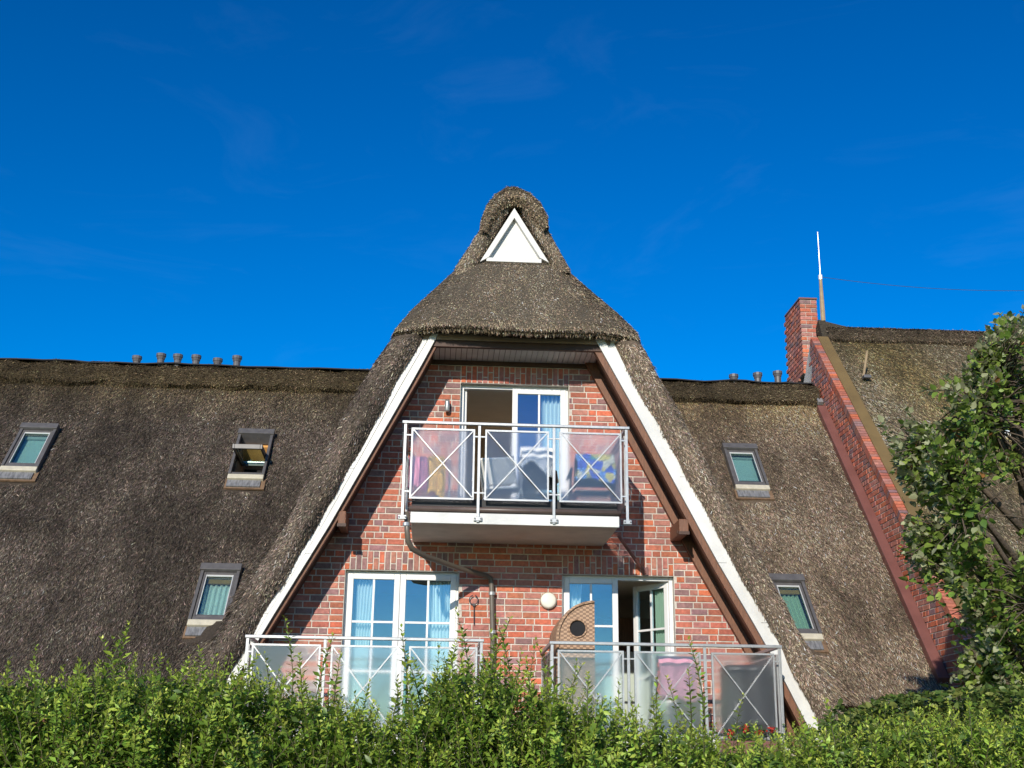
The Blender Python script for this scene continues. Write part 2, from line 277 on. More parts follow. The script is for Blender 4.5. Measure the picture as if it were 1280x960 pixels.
# --- main roof: left and right of the gable, swept forward into its verges
def main_roof():
    xs = np.arange(-13, XW + .001, .1); zs = np.linspace(ZE - .3, ZR, 68); nu, nv = len(xs) - 1, len(zs) - 1
    X, Z = np.meshgrid(xs, zs); Y = Ym(Z); l = Lv(Z.ravel()).reshape(Z.shape); r = Rv(Z.ravel()).reshape(Z.shape)
    dist = np.maximum(np.maximum(l - X, X - r), 0) * .87; yf = -.45 + np.clip((Z - ZL + .05) / .5, 0, 1) * 3.2; Y = Y - np.maximum(Y - yf, 0) * np.exp(-(dist / .2) ** 1.5); Y = Y - .05 * np.exp(-(dist / .5) ** 2)
    P = np.stack([X, Y, Z], -1).reshape(-1, 3); Q = gridq(nu, nv); C_ = P[Q].mean(1); inside = (C_[:, 0] > Lv(C_[:, 2]) + .12) & (C_[:, 0] < Rv(C_[:, 2]) - .12)
    hole = np.zeros(len(Q), bool)
    for (x0, x1, z0, z1), _, _ in SKY: hole |= (C_[:, 0] > x0 + .05) & (C_[:, 0] < x1 - .05) & (C_[:, 2] > z0 + .02) & (C_[:, 2] < z1 - .02)
    Q = Q[~inside & ~hole]; C_ = P[Q].mean(1); out = []
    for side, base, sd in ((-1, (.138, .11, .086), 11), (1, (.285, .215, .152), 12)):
        q = Q[(C_[:, 0] - 1.) * side > 0]
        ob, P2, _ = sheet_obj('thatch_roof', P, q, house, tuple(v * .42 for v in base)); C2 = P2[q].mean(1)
        vis = q[C2[:, 0] > -8.2]
        moss = lambda p: np.clip((p[:, 2] - ZR + 1.2) / 1.2, 0, 1) * .7
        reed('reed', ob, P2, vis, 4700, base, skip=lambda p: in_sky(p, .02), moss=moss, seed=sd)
    # back slope and end wall, so that the house is closed
    MB().add([(-13, Ym(ZR), ZR), (XW, Ym(ZR), ZR), (XW, 2 * Ym(ZR) - YE, ZE), (-13, 2 * Ym(ZR) - YE, ZE)], [(0, 3, 2, 1)]).build('rear_slope', 'thatchp', house)
main_roof()
for x0, x1 in ((-12.9, Lv(2.5) - .0), (Rv(2.5), XW - .01)): MB().box((x0, .85, 0), (x1, 1.1, 3.5)).build('side_wall', 'wallplain', house)
MB().prism([(-12.9, 1.1, 0), (-12.9, 1.1, 3.5), (-12.9, Ym(ZR), ZR - .25), (-12.9, 2 * Ym(ZR) - 1.1, 3.5), (-12.9, 2 * Ym(ZR) - 1.1, 0)], (.2, 0, 0)).build('end_wall', 'wallplain', house)

# --- ridge caps along X
def ridge_cap(parent, x0, x1, zr, yr, h, col, seed, jit=.07, bul=.17, slope=TS, endcap=True):
    n = max(2, int((x1 - x0) / .12)); prof = []
    dn = Vector((0, -math.cos(math.atan(slope)), -math.sin(math.atan(slope)))); nr = Vector((0, -slope, 1)).normalized()
    top = Vector((0, yr, zr)); a = top + dn * (h * .98); b = top + dn * h
    prof = [b - nr * .03, b + nr * bul * .75, top + dn * h * .7 + nr * bul, top + dn * h * .35 + nr * bul * 1.0, top + dn * h * .08 + nr * bul * .92 + Vector((0, 0, .02)), top + Vector((0, .02, bul * 1.15)), top + Vector((0, h * .5, -h * .3 + bul)), top + Vector((0, h * .8, -h + .05))]
    P = np.array([[(x0 + (x1 - x0) * i / n, p.y, p.z) for i in range(n + 1)] for p in prof]).reshape(-1, 3); Q = gridq(n, len(prof) - 1)
    ob, P2, Q = sheet_obj('ridge_cap', P, Q, parent, tuple(v * .5 for v in col), jit, 3.5)
    CC = P2[Q].mean(1); reed('heather', ob, P2, Q[(CC[:, 0] > -8.3) & (CC[:, 0] < 11) & (CC[:, 1] < yr + .1)], 4600, col, spread=1.0, lift=(.03, .4), ln=(.04, .1), wd=(.005, .011), seed=seed, sig=.6)
    MB().prism([p for p in [(x0 + .01, q.y, q.z) for q in prof]][::-1], (.02, 0, 0)).build('cap_end', 'thatchp', ob); MB().prism([(x1 - .03, q.y, q.z) for q in prof][::-1], (.02, 0, 0)).build('cap_end', 'thatchp', ob)
    return ob, prof
YR = Ym(ZR)
ridge_cap(house, -13, Lv(ZR) + .3, ZR, YR, .44, (.1, .075, .042), 21); ridge_cap(house, Rv(ZR) - .3, XW - .08, ZR, YR, .42, (.1, .076, .045), 22)
for x0, x1, sd in ((-13, Lv(ZR) + .3, 3), (Rv(ZR) - .3, XW - .1, 4)):
    fm = MB(); k = int((x1 - x0) / .25); fm.sheet(lambda u, v: (lerp(x0, x1, u), YR - .13 + .26 * v, ZR + .172 + .05 * noise.noise(Vector((u * (x1 - x0) * 1.5, sd, 0))) + .03 * math.sin(v * math.pi)), k, 3); fm.build('ridge_felt', 'felt', house, solid=.02)
def vent(px, py, hpx):
    py -= 1
    b = U(px, py, YR); z0 = ZR + .15; z1 = U(px, py - hpx, YR).z; m = MB(); x = b.x; y = YR - .02
    m.tube([(x, y, z0), (x, y, z1 - .09)], .062, 12); m.tube([(x, y, z1 - .1), (x, y, z1 - .055), (x, y, z1 - .05), (x, y, z1)], [.068, .08, .088, .088], 12); m.build('vent_pipe', 'vent', house)
for p in ((171, 455, 8), (201, 455, 11), (222, 455, 10), (245, 456, 10), (272, 457, 7), (296, 457, 10), (917, 478, 8), (947, 478, 10), (972, 478, 12)): vent(*p)

# --- roof windows
def skylight(rect, kind, ang):
    x0, x1, z0, z1 = rect; P = lambda x, z, n=0: Vector((x, Ym(z), z)) + RN * n
    EX = Vector((1, 0, 0)); sl = lambda z: RS * (z / RS.z); wn = x1 - x0; hn = z1 - z0
    fr = MB(); t = .045
    fr.obox(P(x0, z0, -.1), EX * t, sl(hn), RN * .2); fr.obox(P(x1 - t, z0, -.1), EX * t, sl(hn), RN * .2); fr.obox(P(x0 - .012, z1 - .085, -.1), EX * (wn + .024), sl(.1), RN * .23); fr.obox(P(x0 + t, z0, -.1), EX * (wn - 2 * t), sl(.05), RN * .18)
    root = fr.build('roof_window', 'lead', house, bevel=.006)
    a = MB().obox(P(x0 + .005, z0 - .085, .0), EX * (wn - .01), sl(.08), RN * .1).build('sill_strip', 'cream', root, bevel=.01)
    MB().obox(P(x0 + .01, z0 - APR + .02, .02), EX * (wn - .05), sl(APR - .11), RN * .045).build('apron', 'sheet', root)
    MB().obox(P(x0 - .02, z0 - APR - .0, .01), EX * (wn + .05), sl(APR - .06), RN * .03).build('apron_board', 'rust', root)
    # lining of the shaft
    ln = MB(); d = .55
    for q in ((P(x0 + .03, z0, -.1), EX * .02, sl(hn)), (P(x1 - .05, z0, -.1), EX * .02, sl(hn)), (P(x0 + .03, z1 - .05, -.1), EX * (wn - .06), sl(.02)), (P(x0 + .03, z0 + .03, -.1), EX * (wn - .06), sl(.02))): ln.obox(q[0], q[1], q[2], -RN * d)
    ln.build('shaft_lining', 'tan', root); MB().obox(P(x0, z0, -.1 - d), EX * wn, sl(hn), -RN * .02).build('shaft_back', 'dark', root)
    # sash (pivot at mid height)
    i0, i1, j0, j1 = x0 + t + .005, x1 - t - .005, z0 + .05, z1 - .09; mid = P((i0 + i1) / 2, (j0 + j1) / 2, .03); MB().obox(P(x0 + .055, z1 - .12, -.12), EX * (wn - .11), sl(.06), -RN * .3).build('head_lining', 'orange', root)
    sa = MB(); s = .034; hh = j1 - j0
    sa.obox(P(i0, j0, .0), EX * s, sl(hh), RN * .075); sa.obox(P(i1 - s, j0, .0), EX * s, sl(hh), RN * .075); sa.obox(P(i0 + s, j0, .0), EX * (i1 - i0 - 2 * s), sl(s), RN * .075); sa.obox(P(i0 + s, j1 - s, .0), EX * (i1 - i0 - 2 * s), sl(s), RN * .075)
    so_ = sa.build('sash', 'lead', root, origin=mid, bevel=.005)
    pn = MB().obox(P(i0 + s, j0 + s, .03), EX * (i1 - i0 - 2 * s), sl(hh - 2 * s), RN * .012).build('pane', 'sglass', root, origin=mid)
    it = MB(); it.obox(P(i0 + s, j0 + s, .055), EX * .012, sl(hh - 2 * s), RN * .012); it.obox(P(i1 - s - .012, j0 + s, .055), EX * .012, sl(hh - 2 * s), RN * .012); it.obox(P(i0 + s, j1 - s - .02, .052), EX * (i1 - i0 - 2 * s), sl(.02), RN * .012)
    tr_ = it.build('glazing_bead', 'steel', root, origin=mid)
    if ang:
        for o in (so_, pn, tr_): o.rotation_euler = (-ang, 0, 0)
    ins = P(i0 + s, j0 + s, -.06)
    if kind == 'blind': MB().obox(ins, EX * (i1 - i0 - 2 * s), sl(hh - 2 * s), -RN * .01).build('blind', 'blind', root); MB().obox(P(i0 + s, j1 - s - .05, -.05), EX * (i1 - i0 - 2 * s), sl(.045), RN * .03).build('blind_rail', 'white', root)
    if kind == 'blind2': MB().obox(P(i0 + s, j0 + s + .22 * hh, -.06), EX * (i1 - i0 - 2 * s), sl(hh * .78 - 2 * s), -RN * .01).build('blind', 'blind', root); MB().obox(P(i0 + s, j1 - s - .04, -.05), EX * (i1 - i0 - 2 * s), sl(.02), RN * .03).build('blind_rail', 'white', root)
    if kind in ('curtain', 'green'):
        wv = i1 - i0 - 2 * s
        MB().sheet(lambda u, v: ins + EX * (wv * u) + sl((hh - 2 * s) * v) + RN * (.02 * math.sin(u * 34 + v * 1.5) - .01), 60, 4).build('curtain', 'curtain' if kind == 'curtain' else 'gcurt', root, smooth=True)
        MB().obox(P(i0 + s, j1 - s - .07, -.03), EX * wv, sl(.06), RN * .02).build('head_rail', 'orange', root)
for a in SKY: skylight(*a)

# --- gable slopes: verge thatch, left and right
def verge(inn, out, sd, seed, base):
    zs = np.linspace(ZB, ZL + .1, 46); prof = []
    for z in zs:
        xi, xo = float(inn(z)), float(out(z)); wv = xo - xi
        prof.append([(xi - wv * .12, YB - .015, z), (xi + wv * .02, YV + .02, z), (xi + wv * .25, YV - .045, z), (xi + wv * .55, YV - .05, z), (xi + wv * .8, YV + .01, z), (xi + wv * .96, YV + .12, z), (xo + sd * .03, YV + .34, z), (xo + sd * .03, .6, z), (xo + sd * .02, Ym(max(z, ZE)) + .3, z)])
    P = np.array(prof).reshape(-1, 3); Q = gridq(8, len(zs) - 1)
    if sd < 0: Q = Q[:, ::-1]
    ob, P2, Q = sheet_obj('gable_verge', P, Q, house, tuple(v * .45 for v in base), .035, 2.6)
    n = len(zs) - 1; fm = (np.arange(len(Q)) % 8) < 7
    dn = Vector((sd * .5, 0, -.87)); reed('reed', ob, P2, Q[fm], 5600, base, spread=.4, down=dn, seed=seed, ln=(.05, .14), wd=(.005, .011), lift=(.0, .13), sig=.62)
    # underside
    zz = [ZB, ZL + .4]; fr = MB()
    ins = [(float(inn(z)), z) for z in np.linspace(ZB, ZL + .02, 12)]
    return ob
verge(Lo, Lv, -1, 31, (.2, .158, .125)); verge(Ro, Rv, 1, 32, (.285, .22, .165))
# thick body of the slopes behind the verge: closes the roof between soffit line and thatch
for inn, out, sd in ((Li, Lv, -1), (Ri, Rv, 1)):
    pts = [(float(inn(z)) + sd * .14, YB + .05, z) for z in np.linspace(ZB, ZL + .3, 10)] + [(float(out(z)) - sd * .1, YB + .05, z) for z in np.linspace(ZL + .3, ZB, 10)]
    MB().prism(pts, (0, 6.5, 0)).build('roof_slope_core', 'dbrown', house)
# white barge boards: a broad board and a narrower one stepped in front
for inn, out, sd in ((Li, Lo, -1), (Ri, Ro, 1)):
    for a, b, y, th, nm in ((0., .46, YB - .03, .05, 'barge_board'), (.44 if sd > 0 else .52, 1.12, YB, .04, 'barge_board')):
        zs = list(np.linspace(2.0, ZL + .16, 16)); cuts = (0, 5, 10, 15) if a else (0, 7, 15); m = MB()
        for ki, (z0, z1) in enumerate(zip(zs[:-1], zs[1:])):
            if ki in cuts and ki: m.build(nm, 'white', house); m = MB(); z0 += .005
            q = [(lerp(float(inn(z0)), float(out(z0)), a), y, z0), (lerp(float(inn(z0)), float(out(z0)), b), y, z0), (lerp(float(inn(z1)), float(out(z1)), b), y, z1), (lerp(float(inn(z1)), float(out(z1)), a), y, z1)]
            m.prism(q, (0, th, 0))
        m.build(nm, 'white', house)
    # brown rafter under the barge, soffit back to the wall, brown plate on the wall
    m = MB(); so2 = MB(); pl = MB(); zs = list(np.linspace(2.0, ZL + .05, 14))
    for z0, z1 in zip(zs[:-1], zs[1:]):
        f0, f1 = float(inn(z0)), float(inn(z1)); s = -sd; wr = .055 if sd < 0 else .085
        m.prism([(f0 - s * .03, YB + .03, z0), (f0 + s * wr, YB + .03, z0), (f1 + s * wr, YB + .03, z1), (f1 - s * .03, YB + .03, z1)], (0, .1, 0))
        so2.prism([(f0 - s * .1, YB + .11, z0), (f0 + s * .01, YB + .11, z0), (f1 + s * .01, YB + .11, z1), (f1 - s * .1, YB + .11, z1)], (0, .7, 0))
        pl.prism([(f0 - s * .02, -.1, z0), (f0 + s * .14, -.1, z0), (f1 + s * .14, -.1, z1), (f1 - s * .02, -.1, z1)], (0, .09, 0))
    m.build('rafter', 'brown', house); so2.build('eaves_lining', 'dbrown', house); (pl.build('wall_plate', 'brown', house) if sd > 0 else None)
for px, py, wd in ((428, 650, .1), (853, 660, .125)):
    c = U(px, py, YB + .12); sg = -1 if px < 640 else 1
    m = MB().box((c.x - wd / 2, YB + .02, c.z - .09), (c.x + wd / 2, .1, c.z + .1)); o = m.build('purlin_end', 'brown', house, bevel=.012)
    for k in range(2): MB().box((c.x - wd / 2 - .006, YB + .012 + k * .1, c.z - .1 + k * .03), (c.x + wd / 2 + .006, YB + .06 + k * .1, c.z - .06 + k * .03)).build('chamfer_strip', 'dbrown', o)
# head of the opening: fascia boards and white boarded soffit
xa, xb = float(Li(ZL)) - .12, float(Ri(ZL)) + .12
MB().box((xa, YB - .012, ZL + .085), (xb, YB + .05, ZL + .2)).build('fascia_board', 'tan', house, bevel=.006)
MB().box((xa, YB + .01, ZL - .005), (xb, YB + .07, ZL + .083)).build('fascia_board', 'dbrown', house, bevel=.006)
bd = MB(); n = 34
for i in range(n): bd.box((lerp(xa, xb, i / n) + .004, YB + .07, ZL + .01), (lerp(xa, xb, (i + 1) / n) - .004, .02, ZL + .03))
bd.build('soffit_boards', 'white', house, kind='stuff'); MB().box((xa, YB + .07, ZL + .031), (xb, .3, ZL + .06)).build('soffit_backing', 'dbrown', house)
MB().box((xa + .1, -.03, ZL - .05), (xb - .1, .0, ZL + .01)).build('soffit_mould', 'dbrown', house)

# --- half-hip skirt of thatch above the upper balcony, upper gable with the white owl board
def skirt():
    lv = [((490, 408), (803, 414), -.98), ((495, 399), (799, 405), -.93), ((513, 378), (776, 384), -.72), ((541, 352), (745, 357), -.42), ((565, 330), (717, 332), -.12), ((573, 322), (709, 324), .1)]
    rows = []
    for (l, r, Y) in lv:
        a, b = U(*l, Y + .35), U(*r, Y + .35); z = (U(l[0], l[1], Y + .1).z + U(r[0], r[1], Y + .1).z) / 2; w_ = b.x - a.x; row = [(a.x + .05, 5.5, z), (a.x + .02, .9, z), (a.x, Y + .55, z)]
        for k in range(13):
            t = k / 12; row.append((a.x + .05 + (w_ - .1) * t, Y + .34 * abs(2 * t - 1) ** 3.2, z + .02 * math.sin(t * 9)))
        row += [(b.x, Y + .55, z), (b.x - .02, .9, z), (b.x - .05, 5.5, z)]; rows.append(row)
    # underside lip
    under = [(lerp(p[0], 1.0, .02), p[1] + .03, p[2] - .05) for p in rows[0]]; under2 = [(lerp(p[0], 1.0, .05), max(p[1] + .32, YB + .03) if p[1] < .5 else p[1], p[2] - .03) for p in rows[0]]
    under3 = [(lerp(p[0], 1.0, .1), max(p[1] + .32, YB + .03) if p[1] < .5 else p[1], p[2] + .12) for p in rows[0]]
    rows = [under3, under2, under] + rows; nu = len(rows[0]) - 1; P = np.array(rows).reshape(-1, 3); Q = gridq(nu, len(rows) - 1)
    # refine by bilinear split for smooth noise
    ob, P2, Q = sheet_obj('thatch_hip', P, Q, house, (.085, .072, .055), .02, 3)
    C_ = P2[Q].mean(1); q = Q[(C_[:, 1] < 3)]
    reed('reed', ob, P2, q, 6500, (.31, .24, .165), spread=.3, seed=41, lift=(0, .12), ln=(.04, .12), wd=(.004, .009), sig=.62)
    e = Q[(np.arange(len(Q)) // nu == 2) & (C_[:, 1] < .3)]; reed('reed_ends', ob, P2, e, 9000, (.09, .07, .05), spread=.2, seed=42, lift=(-.05, .1), ln=(.03, .05), wd=(.004, .009))
skirt()
def upper_gable():
    Y0 = -.1; A = lambda *p: [U(a, b, Y0) for a, b in p]
    lo = A((567, 340), (570, 329), (586, 306), (602, 281), (618, 255)); li = A((592, 340), (597, 329), (610, 305), (624, 281), (637, 259)); ri = A((696, 340), (691, 331), (678, 306), (664, 282), (649, 259)); ro = A((715, 340), (712, 331), (699, 308), (684, 281), (666, 256))
    for outer, inner, sd, seed in ((lo, li, -1, 51), (ro, ri, 1, 52)):
        rows = []
        for o, i in zip(outer, inner):
            rows.append([(i.x, .15, i.z), (i.x, Y0, i.z), (lerp(i.x, o.x, .35), Y0 - .05, lerp(i.z, o.z, .35)), (lerp(i.x, o.x, .75), Y0 - .02, lerp(i.z, o.z, .75)), (o.x, Y0 + .1, o.z), (o.x, 1.5, o.z), (o.x, 6.5, o.z)])
        P = np.array(rows).reshape(-1, 3); Q = gridq(6, len(rows) - 1); Q = Q if sd > 0 else Q[:, ::-1]
        ob, P2, Q = sheet_obj('gable_verge', P, Q, house, (.09, .078, .06), .015, 3)
        reed('reed', ob, P2, Q[(np.arange(len(Q)) % 6) < 5], 8000, (.29, .225, .16), spread=.35, down=(sd * .5, 0, -.85), seed=seed, lift=(0, .12), ln=(.04, .11), wd=(.004, .009))
    # rolled cap over the ridge
    op = [(600, 288), (602, 270), (609, 252), (620, 239), (634, 231), (648, 231), (663, 238), (676, 250), (685, 266), (687, 281)]; ip = [(610, 291), (616, 278), (623, 267), (630, 259), (638, 254), (647, 254), (655, 259), (662, 267), (671, 277), (679, 288)]
    Yc = -.2; rows = []; op = [U(a, b, Yc) for a, b in op]; ip = [U(a, b, Yc) for a, b in ip]
    for o, i in zip(op, ip): rows.append([(i.x, .1, i.z), (i.x, Yc + .02, i.z), (lerp(i.x, o.x, .3), Yc - .05, lerp(i.z, o.z, .3)), (lerp(i.x, o.x, .7), Yc - .04, lerp(i.z, o.z, .7)), (lerp(i.x, o.x, .95), Yc + .05, lerp(i.z, o.z, .95)), (o.x, Yc + .2, o.z), (o.x, 2, o.z), (o.x, 6.5, o.z)])
    P = np.array(rows).reshape(-1, 3); Q = gridq(7, len(rows) - 1); Q = Q[:, ::1]
    nrm = np.cross(P[Q[:, 2]] - P[Q[:, 0]], P[Q[:, 3]] - P[Q[:, 1]])[3]
    if nrm[1] > 0: Q = Q[:, ::-1]
    ob, P2, Q = sheet_obj('ridge_cap', P, Q, house, (.07, .058, .042), .015, 4)
    reed('heather', ob, P2, Q[(np.arange(len(Q)) % 7) < 6], 8500, (.24, .18, .12), spread=.9, seed=53, lift=(0, .25), ln=(.03, .08), wd=(.004, .009))
    lp = [(ip[0].x - .12, Yc, ip[0].z - .01), (ip[-1].x + .12, Yc, ip[-1].z - .01)]
    # white triangle: frame boards, recessed panel, ledge
    T = lambda p, y: U(*p, y); yb = -.13
    o3 = [(600, 327), (643, 260), (686, 328)]; i3 = [(611, 321), (643, 272), (675, 322)]
    for k, (a, b) in enumerate(((0, 1), (1, 2))):
        MB().prism([T(o3[a], yb), T(o3[b], yb), T(i3[b], yb), T(i3[a], yb)], (0, .13, 0)).build('gable_trim', 'white', house)
    MB().prism([T((600, 330), -.04), T((643, 262), -.04), T((686, 331), -.04)], (0, .05, 0)).build('gable_panel', 'white', house)
    a, b = T((608, 320.5), yb + .01), T((677, 322), yb + .01); MB().box((a.x, yb + .01, a.z - .07), (b.x, yb + .06, a.z - .012)).build('gable_ledge', 'white', house, bevel=.006)
    MB().prism([T((596, 334), .16), T((643, 255), .16), T((690, 334), .16)], (0, 3, 0)).build('gable_core', 'dbrown', house)
upper_gable()

# ------------------------------------------------------------------ brick gable wall
ZO = avz(0, (434, 711), (570, 715), (705, 718), (841, 721)); ZU = avz(0, (576, 478), (709, 483))
CH = (ZU - ZO) / round((ZU - ZO) / .0833); SO = CH * 3 - .0
XLW = (U(430, 750, 0).x, U(573, 750, 0).x); XRW = (U(703, 750, 0).x, U(843, 750, 0).x); XUW = (U(575, 520, 0).x, U(711, 520, 0).x)
ZBU = avz(-1.37, (514, 638), (773, 649)); ZBL = avz(-1.4, (306, 910), (977, 922))   # floor levels
ZF_U, ZF_L = ZBU + .02, ZBL + .05
OPEN = [(*XLW, ZF_L, ZO), (*XRW, ZF_L, ZO), (*XUW, ZF_U, ZU)]
SOLD = [(XLW[0], XLW[1], ZO, ZO + SO), (XRW[0], XRW[1], ZO, ZO + SO), (XUW[0], XUW[1], ZU, ZU + SO)]
SOLD[0] = (XLW[0] - .02, XLW[1], ZO, ZO + SO)
def wall_intervals(z, rects):
    zz = min(z, ZL + .02); iv = [(float(Li(zz)) - .06, float(Ri(zz)) + .06)]
    for x0, x1, z0, z1 in rects:
        if z0 - .001 <= z <= z1 + .001:
            nv = []
            for a, b in iv:
                if x1 <= a or x0 >= b: nv.append((a, b)); continue
                if x0 > a: nv.append((a, x0))
                if x1 < b: nv.append((x1, b))
            iv = nv
    return iv
def brick_col(r):
    t = r.random()
    if t < .36: c = (.44, .14, .09)
    elif t < .5: c = (.53, .145, .075)
    elif t < .86: c = (.42, .175, .14)
    else: c = (.27, .15, .148)
    k = r.uniform(.82, 1.16); return tuple(min(.9, v * k * r.uniform(.93, 1.07)) for v in c)
def brick_geo(l, h, d=.05, ch=.004):
    x, z = l / 2, h / 2
    vs = [(-x, 0, -z), (x, 0, -z), (x, 0, z), (-x, 0, z)]; k = .003; f = [(-x + k, -ch, -z + k), (x - k, -ch, -z + k), (x - k, -ch, z - k), (-x + k, -ch, z - k)]; b = [(-x, d, -z), (x, d, -z), (x, d, z), (-x, d, z)]
    V = f + vs + b; Fc = [(0, 1, 2, 3)] + [(4 + i, 4 + (i + 1) % 4, (i + 1) % 4, i) for i in range(4)] + [(8 + i, 8 + (i + 1) % 4, 4 + (i + 1) % 4, 4 + i) for i in range(4)]
    return V, Fc
BM = {}
def brick_mesh(l, h):
    k = (round(l, 3), round(h, 3))
    if k not in BM: V, Fc = brick_geo(l, h); me = bpy.data.meshes.new('brick'); me.from_pydata(V, [], Fc); me.materials.append(M['brick']); BM[k] = me
    return BM[k]
def put_bricks(parent, bricks, rot, limit, seed):
    """bricks: list of (centre, length, height, score, tilt); the best become objects, the others one joined part"""
    r = random.Random(seed); bricks = sorted(bricks, key=lambda b: -b[3]); pw = WORLD[parent.name]; jn = MB()
    for i, (c, l, h, s, tl) in enumerate(bricks):
        col = brick_col(r); jt = Matrix.Rotation(r.uniform(-.008, .008), 3, 'Y') @ Matrix.Rotation(r.uniform(-.01, .01), 3, 'Z'); rm = rot @ Matrix.Rotation(tl, 3, 'Y') @ jt; off = rot @ Vector((0, r.uniform(-.0035, .003), 0))
        if i < limit:
            o = bpy.data.objects.new('brick', brick_mesh(l, h)); COL.objects.link(o); o.parent = parent; o.location = Vector(c) + off - pw; o.rotation_euler = rm.to_euler(); o.color = (*col, 1)
        else: V, Fc = brick_geo(l, h); jn.add([Vector(c) + off + rm @ Vector(v) for v in V], Fc, col)
    if jn.v: jn.build('brickwork', 'brickj', parent, kind='stuff')
BACK = .004
wallm = MB(); zlev = sorted({0, ZF_L, ZO, ZF_U, ZU, ZL + .05} | {ZF_L + (ZL - ZF_L) * i / 30 for i in range(31)})
for z0, z1 in zip(zlev[:-1], zlev[1:]):
    for a, b in wall_intervals((z0 + z1) / 2, OPEN): wallm.box((a, BACK, z0), (b, .3, z1))
wall = wallm.build('gable_wall', 'mortar', house)
bl = []; k0 = int((ZO - 2.35) / CH); r = random.Random(5); zc = ZO - k0 * CH; J = .0145
def vis_score(x, z, l, h):
    s = l * h
    return s * (1 if z > 3.45 else .3) * (.55 if (XUW[0] - .8 < x < XUW[1] + .8 and ZF_U < z < 6.1) else 1)
while zc + CH < ZL + .04:
    zm = zc + CH / 2
    for a, b in wall_intervals(zm, [o for o in OPEN] + SOLD):
        x = a + r.uniform(-.2, 0); first = True
        while x < b - .02:
            l = (.21 if r.random() < .72 else .1); x0, x1 = max(x, a) + J / 2, min(x + l + J, b) - J / 2
            if x1 - x0 > .03:
                if abs(b - x1 - J / 2) < .04: x1 = b - J / 2
                full = abs((x1 - x0) - l) < .002
                bl.append(((( x0 + x1) / 2, 0, zm), (l if full else x1 - x0), CH - J, vis_score((x0 + x1) / 2, zm, x1 - x0, CH) * (1 if full else .01), 0))
            x += l + J
    zc += CH
for x0, x1, z0, z1 in SOLD:
    n = round((x1 - x0) / .0735); wv = (x1 - x0) / n
    for i in range(n):
        xc = x0 + wv * (i + .5); H = z1 - z0; ps = [(0, .64), (.64, 1)] if i % 2 else [(0, .36), (.36, 1)]
        if i % 5 == 2: ps = [(0, 1)]
        for a, b in ps: hh = H * (b - a) - J; bl.append(((xc, -.001, z0 + H * (a + b) / 2), round(wv - J, 3), round(hh, 3), vis_score(xc, z0 + .1, wv, hh), 0))
put_bricks(wall, bl, Matrix.Identity(3), 300, 9)

# ------------------------------------------------------------------ rooms behind the doors
def room(x0, x1, z0, z1, dep, wallm_='plaster'):
    y0 = .31
    m = MB().box((x0 - .06, y0, z0), (x0, dep, z1)).box((x1, y0, z0), (x1 + .06, dep, z1)).box((x0 - .06, dep, z0), (x1 + .06, dep + .06, z1)); o = m.build('room', wallm_, house)
    MB().box((x0, y0, z1 - .05), (x1, dep, z1 + .02)).build('room_ceiling', 'ceil', o); MB().box((x0, y0, z0 - .1), (x1, dep, z0)).build('room_floor', 'floor', o)
    return o
xm = (XLW[1] + XRW[0]) / 2
r1 = room(XLW[0] - .4, xm - .1, ZF_L, ZO + .18, 3.4); r2 = room(xm + .1, XRW[1] + .35, ZF_L, ZO + .18, 3.4); r3 = room(XUW[0] - .2, XUW[1] + .2, ZF_U, ZU + .1, 3.2)
MB().box((XRW[0] + .75, 2.5, ZF_L), (XRW[1] + .2, 3.0, ZF_L + 1.72)).build('wardrobe', 'brown', r2, bevel=.01)
MB().box((XRW[0] + .7, 2.2, ZF_L), (XRW[1] + .1, 2.48, ZF_L + 1.2)).build('shelf', 'ceil', r2, bevel=.01)

